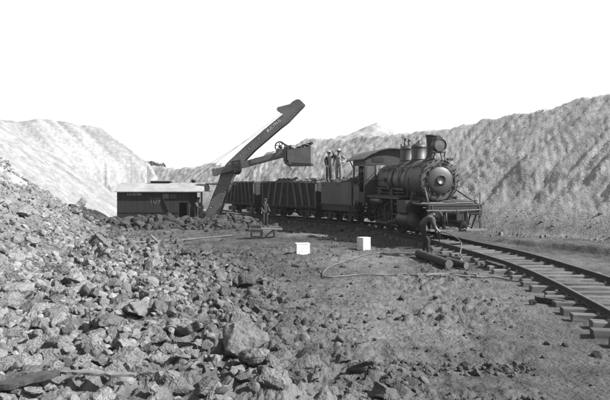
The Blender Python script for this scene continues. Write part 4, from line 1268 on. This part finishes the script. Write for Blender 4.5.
fan = lambda x, y: (np.abs(x) < .56 * y + 1.5)
# heaped rubble, left foreground
scatter(60000, (-24, 2.5), (4.6, 35), (.034, .24), lambda x, y: fan(x, y) * sstep(.9, -2.2, x - edge_line(y)) * np.clip(1.5 * clump(x, y, 1.1, 3) - .1, .12, 1) * sstep(-9.5, -6.0, x + .22 * y * 1.0 + 3) * (1 - .6 * sstep(3, 6, -polydist(FOOT_D, x, y)[1])), 'heap', 2.0)
scatter(4600, (-9, 2.5), (4.6, 15), (.06, .22), lambda x, y: fan(x, y) * sstep(.4, -2.0, x - edge_line(y)) * np.clip(1.4 * clump(x, y, 1.6, 5), 0, 1), 'heap', 2.0)
# clods on the floor
scatter(42000, (-10, 6.0), (4.6, 31), (.018, .10), lambda x, y: fan(x, y) * (.16 + .84 * sstep(3.0, -.4, x - edge_line(y))) * np.clip(1.9 * clump(x, y, .8, 7) * clump(x, y, 2.7, 8) + .02, 0, 1), 'floor', 2.0)
scatter(2600, (1.0, 6), (4.6, 8.2), (.02, .085), lambda x, y: fan(x, y) * sstep(.52, .75, clump(x, y, .9, 9)), 'floor', 1.9)
# ridge of broken rock before the shovel house
scatter(3600, (-12.5, -2.6), (30.8, 36.6), (.09, .36), lambda x, y: np.exp(-((y - 34.0 - .12 * (x + 7)) / 1.7) ** 2), 'ridge', 1.8)
# along the train, at the foot of the right bank, on the slopes
scatter(700, (-8, 3), (30, 42), (.06, .22), lambda x, y: sstep(3.4, 1.6, np.abs(x - np.interp(-y, -PATH[:, 1], PATH[:, 0]) + 2.6)) * .6, 'train', 2)
scatter(2200, (6.5, 17), (12, 36), (.03, .2), lambda x, y: sstep(2.4, .2, np.abs(polydist(FOOT_A, x, y)[1] + .3)) * .75, 'bank', 2.2)
scatter(1500, (8, 34), (16, 48), (.03, .10), lambda x, y: sstep(0, 2, polydist(FOOT_A, x, y)[1]) * np.clip(1.6 * clump(x, y, 1.8, 12) - .65, 0, 1), 'bank', 2.4)
scatter(2600, (-26, -9), (14, 46), (.04, .2), lambda x, y: sstep(.5, 3, -polydist(FOOT_D, x, y)[1]) * np.clip(1.5 * clump(x, y, 1.5, 13) - .3, 0, 1), 'heap', 2.2)

b1, b2, wb = G(302.5, 255.5), G(364, 250.5), G(263, 238.5)
LMN = ['flat topped dark boulder', 'broad rounded boulder', 'largest humped boulder', 'upright pale boulder', 'pale tilted slab', 'cube shaped pale stone', 'low grey stone at the bottom edge', 'dark split stone',
       'dark upright clod', 'dark pointed stone', 'square dark block', 'grey boulder on the talus', 'dark upper talus boulder', 'dark boulder near the talus crest', 'dark blocky talus foot boulder', 'lone dark stone by the ties']
KEEP = [(b1.x, b1.y, .4), (b2.x, b2.y, .4), (wb.x, wb.y, 1.0), (bp_.x, bp_.y, .5), (4.1, 18.6, 1.7), (p.x, p.y, .4)]

# the rocks one can point to: photo pixel of the base centre, width in photo pixels, aspect z, label
BIG = [(132, 318, 30, .75, 'long flat topped dark boulder in the middle of the left rubble'),
       (186, 338, 44, .62, 'broad rounded boulder beside the largest boulder of the rubble'),
       (240, 356, 56, .78, 'largest boulder, humped and pale, at the right edge of the rubble'),
       (244, 287, 22, .95, 'upright pale boulder standing alone on the dirt behind the rubble'),
       (14, 306, 46, .8, 'big pale slab tilted at the left edge of the picture'),
       (92, 329, 17, .9, 'small cube shaped pale stone left of the flat topped boulder'),
       (206, 394, 30, .6, 'low grey stone at the bottom edge below the two broad boulders'),
       (159, 349, 24, .6, 'dark split stone just below the broad rounded boulder'),
       (312, 383, 15, .9, 'dark upright clod near the bottom right of the rubble'),
       (262, 378, 13, 1.2, 'dark pointed stone below the largest boulder'),
       (410, 385, 12, .95, 'small square dark block on the smooth dirt at bottom'),
       (30, 246, 17, .9, 'grey boulder high on the talus near the left edge'),
       (20, 216, 16, .9, 'dark boulder on the upper left talus above the others'),
       (80, 206, 13, .9, 'dark round boulder near the talus crest beside the shovel house'),
       (96, 244, 19, .9, 'dark blocky boulder at the talus foot left of the shovel house'),
       (533, 305, 9, .9, 'small dark stone lying by itself near the tie ends')]
for i, (px, py, w, az, lab) in enumerate(BIG):
    c = hit(px, py)
    r_ = w / 593 * c[1] / 2
    o = link('rock', rock_meshes[(i + (3 if i != 2 else 0)) % 8], None, (c[0], c[1] + r_ * .4, c[2] + r_ * az * .55), rot=(rnd.uniform(-.2, .2), rnd.uniform(-.2, .2), rnd.uniform(0, 6)))
    o.scale = (r_ * 1.12, r_ * 1.05, r_ * az * 1.25)
    e_ = earthy(c[0], c[1]); o.color = (e_, e_, e_, 1)
    tag(o, lab, 'rock')
    KEEP.append((c[0], c[1] + r_ * .4, r_ * .8))

RX = np.array([r[0] for r in rocks]); RY = np.array([r[1] for r in rocks]); RS = np.array([r[3] for r in rocks])
okm = np.abs(polydist(PATH_C, RX, RY)[1]) > 1.45 + RS
for (kx, ky, kr) in KEEP: okm &= (RX - kx) ** 2 + (RY - ky) ** 2 > (kr + RS * .8) ** 2
ok = [r for r, m in zip(rocks, okm) if m]
app = sorted(ok, key=lambda r: -(r[3] / math.hypot(r[0], r[1])) * (1 if abs(r[0]) < .53 * r[1] and r[1] > 6.2 else 0))
LAB = {'heap': ('angular rock in the rubble heaped across the left foreground', 'rocks of the left rubble heap'),
       'floor': ('small clod lying loose on the dirt floor', 'clods on the dirt floor'),
       'ridge': ('broken rock in the low ridge before the shovel house', 'rocks of the ridge before the shovel house'),
       'train': ('broken stone lying beside the track under the wagons', 'stones beside the wagons'),
       'bank': ('stone lying at the foot of the right spoil bank', 'stones on the right bank')}
NSOLO = 280
LM = [(KEEP[-len(BIG) + i][0], KEEP[-len(BIG) + i][1], n) for i, n in enumerate(LMN)]
done = {}
for r in app[:NSOLO]:
    x, y, z, s_, zone = r
    lx, ly, ln = min(LM, key=lambda q: (q[0] - x) ** 2 + ((q[1] - y) * .6) ** 2)
    dx_, dy_ = x - lx, (y - ly) * .7
    side = ('right of' if dx_ > 0 else 'left of') if abs(dx_) > abs(dy_) else ('behind' if dy_ > 0 else 'in front of')
    k_ = done[(ln, side)] = done.get((ln, side), 0) + 1
    what = {1: 'largest loose rock', 2: 'second largest loose rock'}.get(k_, 'smaller loose rock')
    lab_ = what + ' ' + side + ' the ' + ln
    o = link('rock', rnd.choice(rock_meshes), None, (x, y, z + s_ * rnd.uniform(-.15, .3)), rot=(rnd.uniform(-.5, .5), rnd.uniform(-.5, .5), rnd.uniform(0, 6)))
    k = s_ * 1.25
    o.scale = (k * rnd.uniform(.85, 1.2), k * rnd.uniform(.85, 1.15), k * rnd.uniform(.7, 1.05))
    e_ = earthy(x, y); o.color = (e_, e_, e_, 1)
    tag(o, lab_, 'rock', 'loose rocks ' + side + ' the ' + ln)

def rubble(name, lst, label):
    Vs, Fs, Ts = [], [], []; o = 0
    for (x, y, z, s_, zone) in lst:
        px = s_ / y * 593
        V, F = (SH2 if px > 2.2 else SH1)[rs.randint(10)]
        a, b, c = rs.uniform(0, 6.28), rs.uniform(-.9, .9), rs.uniform(-.9, .9)
        ca, sa, cb, sb, cc, sn = math.cos(a), math.sin(a), math.cos(b), math.sin(b), math.cos(c), math.sin(c)
        M = np.array([[ca, -sa, 0], [sa, ca, 0], [0, 0, 1]]) @ np.array([[cb, 0, sb], [0, 1, 0], [-sb, 0, cb]]) @ np.array([[1, 0, 0], [0, cc, -sn], [0, sn, cc]])
        W = (V * (s_ * 1.2 * rs.uniform(.75, 1.2, 3))) @ M.T + np.array([x, y, z + s_ * rs.uniform(-.2, .3)])
        Vs.append(W); Fs.append(F + o); o += len(V)
        base = {'heap': .25, 'floor': .085, 'ridge': .065, 'train': .08, 'bank': .20}[zone]
        Ts.append(np.full(len(V), base * ALB * rs.uniform(.6, 1.18) * (earthy(x, y) if zone == 'heap' else 1)))
    me = np_mesh(name, np.concatenate(Vs), np.concatenate(Fs), np.concatenate(Ts), 'rubble', False)
    q = link(name, me)
    q['kind'] = 'stuff'; q['label'] = label; q['category'] = 'rubble'
    return q
rest = app[NSOLO:]
rubble('rubble', rest, 'small broken stones and clods spread over the cutting floor and banks')

# ------------------------------------------------------------------ boxes, bench, hose, logs, planks
def box_thing(c, w, d, h, rz, label):
    z = tz(c.x, c.y)
    t = thing('wooden_box', label, 'box', (c.x, c.y + d * .3, z - .01), rz, 'white boxes on the ground')
    MB().box(-w / 2 + .02, w / 2 - .02, -d / 2 + .02, d / 2 - .02, .01, h * .9).build('case', 'box_white', t)
    n = 3
    for k in range(n):
        z0, z1 = h * .93 * k / n + .003, h * .93 * (k + 1) / n - .004
        for sg in (-1, 1):
            MB().box(-w / 2, w / 2, *sorted((sg * d / 2, sg * (d / 2 - .018))), z0, z1, jit=.004).build('board', 'box_white', t)
            MB().box(*sorted((sg * w / 2, sg * (w / 2 - .018))), -d / 2 + .019, d / 2 - .019, z0, z1, jit=.003).build('board', 'box_white', t)
    for k in range(2):
        y0 = -d / 2 + d * k / 2
        MB().box(-w / 2 - .008, w / 2 + .008, y0 + .003, y0 + d / 2 - .003, h * .935, h, jit=.005).build('lid', 'box_white', t)
box_thing(b1, .46, .34, .40, R(10), 'white painted box lying nearer the work bench, left of the other')
box_thing(b2, .37, .34, .46, R(38), 'white painted box standing upright nearer the locomotive')

def build_bench():
    z = tz(wb.x, wb.y)
    t = thing('work_bench', 'low work bench of a plank laid over a dark lettered crate', 'work bench', (wb.x, wb.y, z), R(4))
    cr = MB().box(-.56, .0, -.26, .28, .0, .40).build('crate', 'cloth_dark', t)
    MB().box(-.48, -.14, -.27, -.262, .13, .29).build('paper_label', 'dull_white', cr)
    MB().box(-.62, .86, -.20, .26, .412, .455, Matrix.Rotation(R(1.0), 4, 'Y'), jit=.012).build('plank', 'plank_grey', t)
    for y in (-.15, .25): MB().box(.46, .53, y - .035, y + .035, 0, .40).build('leg', 'house_trim', t)
    MB().bar((.04, -.2, .03), (.44, -.2, .38), .05, .07).build('brace', 'house_trim', t)
    MB().box(-.5, -.1, -.1, .25, .47, .60, jit=.03).build('anvil_block', 'cloth_dark', t)
build_bench()

# hose: one long line with a coil
hp = [(449, 268), (430, 263), (417, 257), (405, 255.5), (392, 254.5), (380, 255), (366, 257), (352, 261), (340, 265.5), (330, 270), (324, 274.5), (323, 278), (328, 279.6), (345, 278.6), (362, 277.2), (385, 277.2), (405, 277.0)]
hw = [tuple(G(*q)[:2]) for q in hp]
cc = G(446, 278.0)
for k, a in enumerate(np.arange(200, -640, -30)):
    g_ = 1 - .012 * k
    hw.append((cc.x + .012 * k + (.80 if k < 14 else .62) * g_ * math.cos(R(a)), cc.y + .34 * g_ * math.sin(R(a)) - .004 * k))
hw += [tuple(G(*q)[:2]) for q in ((478, 280.3), (490, 279.4), (503, 281), (516, 284.2), (530, 285.6))]
hpts = catmull(hw, 6)
hz = terrain(hpts[:, 0], hpts[:, 1])
for _ in range(12): hz[1:-1] = .5 * hz[1:-1] + .25 * (hz[:-2] + hz[2:])
pts = []
for i, (q, z) in enumerate(zip(hpts, hz)):
    lift = 0
    for j in range(0, max(0, i - 12)):
        if (hpts[j][0] - q[0]) ** 2 + (hpts[j][1] - q[1]) ** 2 < .05 ** 2: lift = max(lift, .03)
    pts.append([q[0], q[1], z + .035 + lift])
pts = np.array(pts)
for _ in range(3): pts[1:-1, 2] = .5 * pts[1:-1, 2] + .25 * (pts[:-2, 2] + pts[2:, 2])
pts = [Vector(q) for q in pts]
tag(MB().tube(pts, .019, 7).build('air_hose', 'hose_rubber'), 'long pale air hose snaking over the dirt and coiled before the logs', 'hose')

def log(a, b, r, label, mname='bark', lift=0.0, name='log'):
    a, b = Vector(a), Vector(b)
    t = thing(name, label, 'log', ((a + b) / 2)[:])
    m = (a + b) / 2
    n = 9
    pts = []; rad = []
    for k in range(n):
        f = k / (n - 1)
        q = a.lerp(b, f) - m + Vector((rnd.uniform(-.01, .01), rnd.uniform(-.01, .01), 0))
        pts.append(q); rad.append(r * (1.06 - .12 * f) * rnd.uniform(.96, 1.04))
    MB().tube(pts, rad, 14, caps=False).build('trunk', mname, t)
    d = (pts[-1] - pts[0]).normalized()
    for e, rr, q in ((-1, rad[0], pts[0]), (1, rad[-1], pts[-1])):
        MB().tube([q - d * e * .02, q + d * e * .004], [rr * .985, rr * .96], 14).build('sawn_end', 'cut_wood', t)
    return t
gz = lambda v, r: Vector((v.x, v.y, tz(v.x, v.y) + r * .9))
log(gz(G(419, 258.5), .13), gz(G(449, 270.5), .13), .13, 'long bark covered log lying under the drill', 'bark')
log(gz(G(447.5, 266.5), .11), gz(G(466.5, 269.6), .11), .11, 'short thick log butted against the end of the long log', 'bark')
log(gz(G(437, 259.5), .08), gz(G(462, 263), .08), .085, 'thin dark log lying behind the long log', 'bark')

# the drill and its arched hose
wl = Matrix.Translation((bp_.x, bp_.y, zb_)) @ Matrix.Rotation(R(-12), 4, 'Z')
dt = wl @ Vector((.44, 0, .80)); db = wl @ Vector((.44, 0, .24))
t = thing('hand_drill', 'long upright drill held by the bent man against the log', 'drill', (dt.x, dt.y, db.z))
ox = Vector((0, 0, 0))
MB().lathe([(0, .02), (.016, .06), (.016, .30), (.04, .31), (.045, .50), (.03, .56), (0, .57)], None, 12).build('drill_body', 'stack_iron', t)
MB().tube([(0, -.16, .52), (0, .16, .52)], .016, 8).build('handle', 'black_iron', t)
ha = Vector((dt.x, dt.y, db.z + .5)); hb = G(464, 266); hb.z = tz(hb.x, hb.y) + .04
arc = [ha, ha + Vector((.10, -.05, .05)), ha + Vector((.34, -.3, -.03)), ha + Vector((.55, -.7, -.25)), Vector((hb.x - .03, hb.y + .3, .34)), Vector((hb.x + .04, hb.y + .1, .16)), hb, hb + Vector((-.15, -.12, 0)), hb + Vector((-.35, -.05, -.005))]
ac = []
for i in range(len(arc) - 1):
    q0, q1, q2, q3 = arc[max(i - 1, 0)], arc[i], arc[i + 1], arc[min(i + 2, len(arc) - 1)]
    for k in range(6):
        u = k / 6
        ac.append(.5 * ((2 * q1) + (q2 - q0) * u + (2 * q0 - 5 * q1 + 4 * q2 - q3) * u * u + (3 * q1 - q0 - 3 * q2 + q3) * u ** 3))
ac.append(arc[-1])
tag(MB().tube(ac, .02, 7).build('supply_hose', 'hose_rubber'), 'short arched hose running from the drill down to the logs', 'hose')

def plank(pts2, w, th, label, lift=.05, m='plank_grey'):
    a, b = pts2
    P = lambda q: hit(q[0], q[1], lift)
    A, B = P(a), P(b)
    mid = (A + B) / 2
    o = MB()
    d = (B - A)
    n = 14; yv = Vector((0, 0, 1)).cross(d).normalized(); zv = d.normalized().cross(yv)
    vs = []
    for k in range(n + 1):
        q = A - mid + d * k / n
        ww = w * rnd.uniform(.72, 1.1) * (1 if 1 < k < n - 1 else rnd.uniform(.3, .7)); q = q + zv * rnd.uniform(-.008, .008)
        vs += [q + yv * ww / 2 + zv * th / 2, q - yv * ww / 2 + zv * th / 2, q - yv * ww / 2 - zv * th / 2, q + yv * ww / 2 - zv * th / 2]
    fs = [(4 * k + j, 4 * k + (j + 1) % 4, 4 * k + 4 + (j + 1) % 4, 4 * k + 4 + j) for k in range(n) for j in range(4)] + [(0, 1, 2, 3), (4 * n, 4 * n + 1, 4 * n + 2, 4 * n + 3)]
    o.add(vs, fs)
    q = o.build('plank', m, None, mid)
    tag(q, label, 'plank')
plank(((58, 371), (136, 375)), .12, .03, 'weathered pale plank lying across the rubble at bottom left', .16)
plank(((-8, 388), (60, 372)), .2, .06, 'broken splintered board under the pale plank in the bottom left corner', .14, 'bark')
plank(((97, 234), (110, 247)), .20, .08, 'pale plank leaning against the dark boulder left of the shovel', .35)
plank(((151, 235), (159, 243)), .12, .05, 'short pale stick leaning on the dirt before the shovel house', .22)
plank(((120, 243), (168, 240)), .22, .05, 'flat plank lying on the dirt before the rock ridge', .05)
plank(((172, 240.5), (232, 235)), .07, .03, 'long thin board lying before the rock ridge towards the bench', .05)
plank(((486, 262), (505, 268)), .18, .12, 'short dark timber added for the shade beside the tie ends', .10, 'bark')  # added dark piece where only shade and tie ends lie
plank(((536, 298), (566, 303)), .2, .1, 'dark board lying just off the nearest tie ends', .06, 'bark')

# ------------------------------------------------------------------ loads, crew on the train
def heap(name, label, cat, root, x0, x1, hw, zb, top, seed, m, n):
    """lumps piled in a wagon or tender, in that vehicle's own axes"""
    r_ = np.random.RandomState(seed)
    M = np.array((Matrix.Translation(root.location) @ Matrix.Rotation(root.rotation_euler.z, 4, 'Z')))
    Vs, Fs = [], []; o = 0
    for k in range(n):
        x = r_.uniform(x0, x1); y = r_.uniform(-hw, hw)
        f = (1 - (y / hw) ** 2 * .6) * min(1, (x - x0 + .25) / .7) * min(1, (x1 - x + .25) / .7)
        s_ = r_.uniform(.08, .2)
        z = zb + (top - zb) * f * r_.uniform(.75, 1.0)
        V, F = SH2[r_.randint(10)]
        a = r_.uniform(0, 6.28)
        W = V * s_ * r_.uniform(.8, 1.3, 3)
        W = np.stack([W[:, 0] * math.cos(a) - W[:, 1] * math.sin(a) + x, W[:, 0] * math.sin(a) + W[:, 1] * math.cos(a) + y, W[:, 2] + z], -1)
        W = W @ M[:3, :3].T + M[:3, 3]
        Vs.append(W); Fs.append(F + o); o += len(V)
    me = np_mesh(name, np.concatenate(Vs), np.concatenate(Fs), None, m, False)
    q = link(name, me); q['kind'] = 'stuff'; q['label'] = label; q['category'] = cat
heap('coal', 'heaped dark lump coal filling the tender', 'coal', tender, -3.5, -.45, 1.2, 1.9, 2.48, 5, 'coal', 520)
heap('broken_rock', 'broken rock heaped in the wagon behind the tender', 'rock load', wag2, -2.4, 2.45, 1.1, 1.7, 2.42, 6, 'coal', 420)
heap('broken_rock', 'earth and rock filling the wagon behind the boom', 'rock load', wag1, -2.4, 2.4, 1.1, 1.6, 2.25, 7, 'coal', 320)

def on(root, v):
    return Matrix.Translation(root.location) @ Matrix.Rotation(root.rotation_euler.z, 4, 'Z') @ Vector(v)
q = on(tender, (-3.2, -1.0, 2.26))
person('man in a dark coat standing on the coal with one arm raised', q[:], R(-50),
       dict(ell=(.16, .30, 1.50), wrl=(.20, .14, 1.68), elr=(-.02, -.26, 1.16), wrr=(.08, -.24, .92)), dict(top='cloth_dark', legs='cloth_dark'), ('cap', 'hat_straw'), .6)
q = on(tender, (-2.35, -.85, 2.32))
person('man in pale shirt and brimmed hat, hand on hip, on the coal', q[:], R(-110),
       dict(ell=(-.10, .38, 1.22), wrl=(.03, .20, 1.02), elr=(-.03, -.30, 1.16), wrr=(.06, -.32, .92)), dict(top='cloth_pale', legs='cloth_pale', sleeve='cloth_white'), ('brim', 'hat_straw'), .5)
q = on(loco, (-9.0, -.95, 1.30))
person('man in dark cap leaning out at the rear of the cab', q[:], R(-150),
       dict(ell=(.1, .3, 1.2), wrl=(.3, .25, 1.15)), dict(top='cloth_dark', legs='cloth_dark', sleeve='cloth_mid'), ('cap', 'hat_felt'), .6)
q = Vector((-6.98, 38.75, -.22))
person('shovel operator in dark clothes standing in the open end bay', q[:], R(-35),
       dict(ell=(.12, .24, 1.2), wrl=(.32, .16, 1.1), elr=(.1, -.24, 1.2), wrr=(.32, -.14, 1.1)), dict(top='cloth_mid', legs='cloth_dark'), ('cap', 'hat_felt'), .8)
# white pail added to stand for the bright gap between cab and tender
q = on(loco, (-8.80, -1.26, 1.30))
q = on(tender, (-.2, -1.16, 1.032))
t = thing('pail', 'small white pail added for the bright gap between cab and tender', 'pail', q[:])
MB().lathe([(.0, .01), (.09, .0), (.12, .30), (.125, .30), (.10, .02), (0, .02)], None, 18).build('bucket', 'white_paint', t)
MB().tube([(.12 * math.cos(R(a)), 0, .29 + .12 * math.sin(R(a))) for a in range(0, 181, 15)], .008, 5).build('bail_handle', 'black_iron', t)

# ------------------------------------------------------------------ far trees on the left plateau
def tree(x, y, h, w, label):
    z = tz(x, y)
    t = thing('tree', label, 'tree', (x, y, z - .2), 0, 'far trees on the left plateau')
    r_ = np.random.RandomState(int(abs(x * 10)))
    tr = MB().tube([(0, 0, 0), (.1, 0, h * .4), (.0, .1, h * .8)], [.22, .15, .05], 8)
    for k in range(5):
        a = r_.uniform(0, 6.28); tr.tube([(.05, 0, h * (.3 + .1 * k)), (w * .6 * math.cos(a), w * .6 * math.sin(a), h * (.5 + .1 * k))], [.09, .03], 5)
    tr.build('trunk', 'trunk', t)
    n = 1400
    d = r_.normal(size=(n, 3)); d /= np.linalg.norm(d, axis=1)[:, None]
    cl = r_.uniform(-1, 1, (9, 3)) * [w * .7, w * .7, h * .28] + [0, 0, h * .62]
    C = cl[r_.randint(9, size=n)] + d * (r_.uniform(.2, 1, n) ** .5)[:, None] * [w * .48, w * .48, h * .2]
    A = r_.normal(size=(n, 3)) * .16; B = r_.normal(size=(n, 3)) * .16
    V = np.stack([C, C + A, C + A * .5 + B], 1).reshape(-1, 3)
    link('crown', np_mesh('crown', V, np.arange(3 * n).reshape(-1, 3), None, 'foliage', False), t)
for k, (px, Z, h, w) in enumerate(((151, 112, 2.2, 1.0), (156.5, 114, 2.3, 1.2), (161.5, 117, 1.9, 1.0))):
    x = (px - 305) / 593 * Z
    tree(x, Z, h, w, ('leftmost of three far dark trees beyond the left bank', 'middle of three far dark trees beyond the left bank', 'rightmost of three far dark trees beyond the left bank')[k])

# ------------------------------------------------------------------ thin dusty air over the cutting
def build_haze():
    m = bpy.data.materials.new('haze'); m.use_nodes = True
    nt = m.node_tree; nt.nodes.clear()
    o = nt.nodes.new('ShaderNodeOutputMaterial'); v = nt.nodes.new('ShaderNodeVolumePrincipled')
    v.inputs['Color'].default_value = g(.9); v.inputs['Density'].default_value = HAZE; v.inputs['Anisotropy'].default_value = .2
    nt.links.new(v.outputs[0], o.inputs['Volume'])
    MATS['haze'] = m
    q = MB().box(-760, 760, -20, 1000, -3, 16).build('haze', 'haze')
    q['kind'] = 'stuff'; q['label'] = 'thin pale dusty air hanging over the cutting'
HAZE = 0.0003
build_haze()
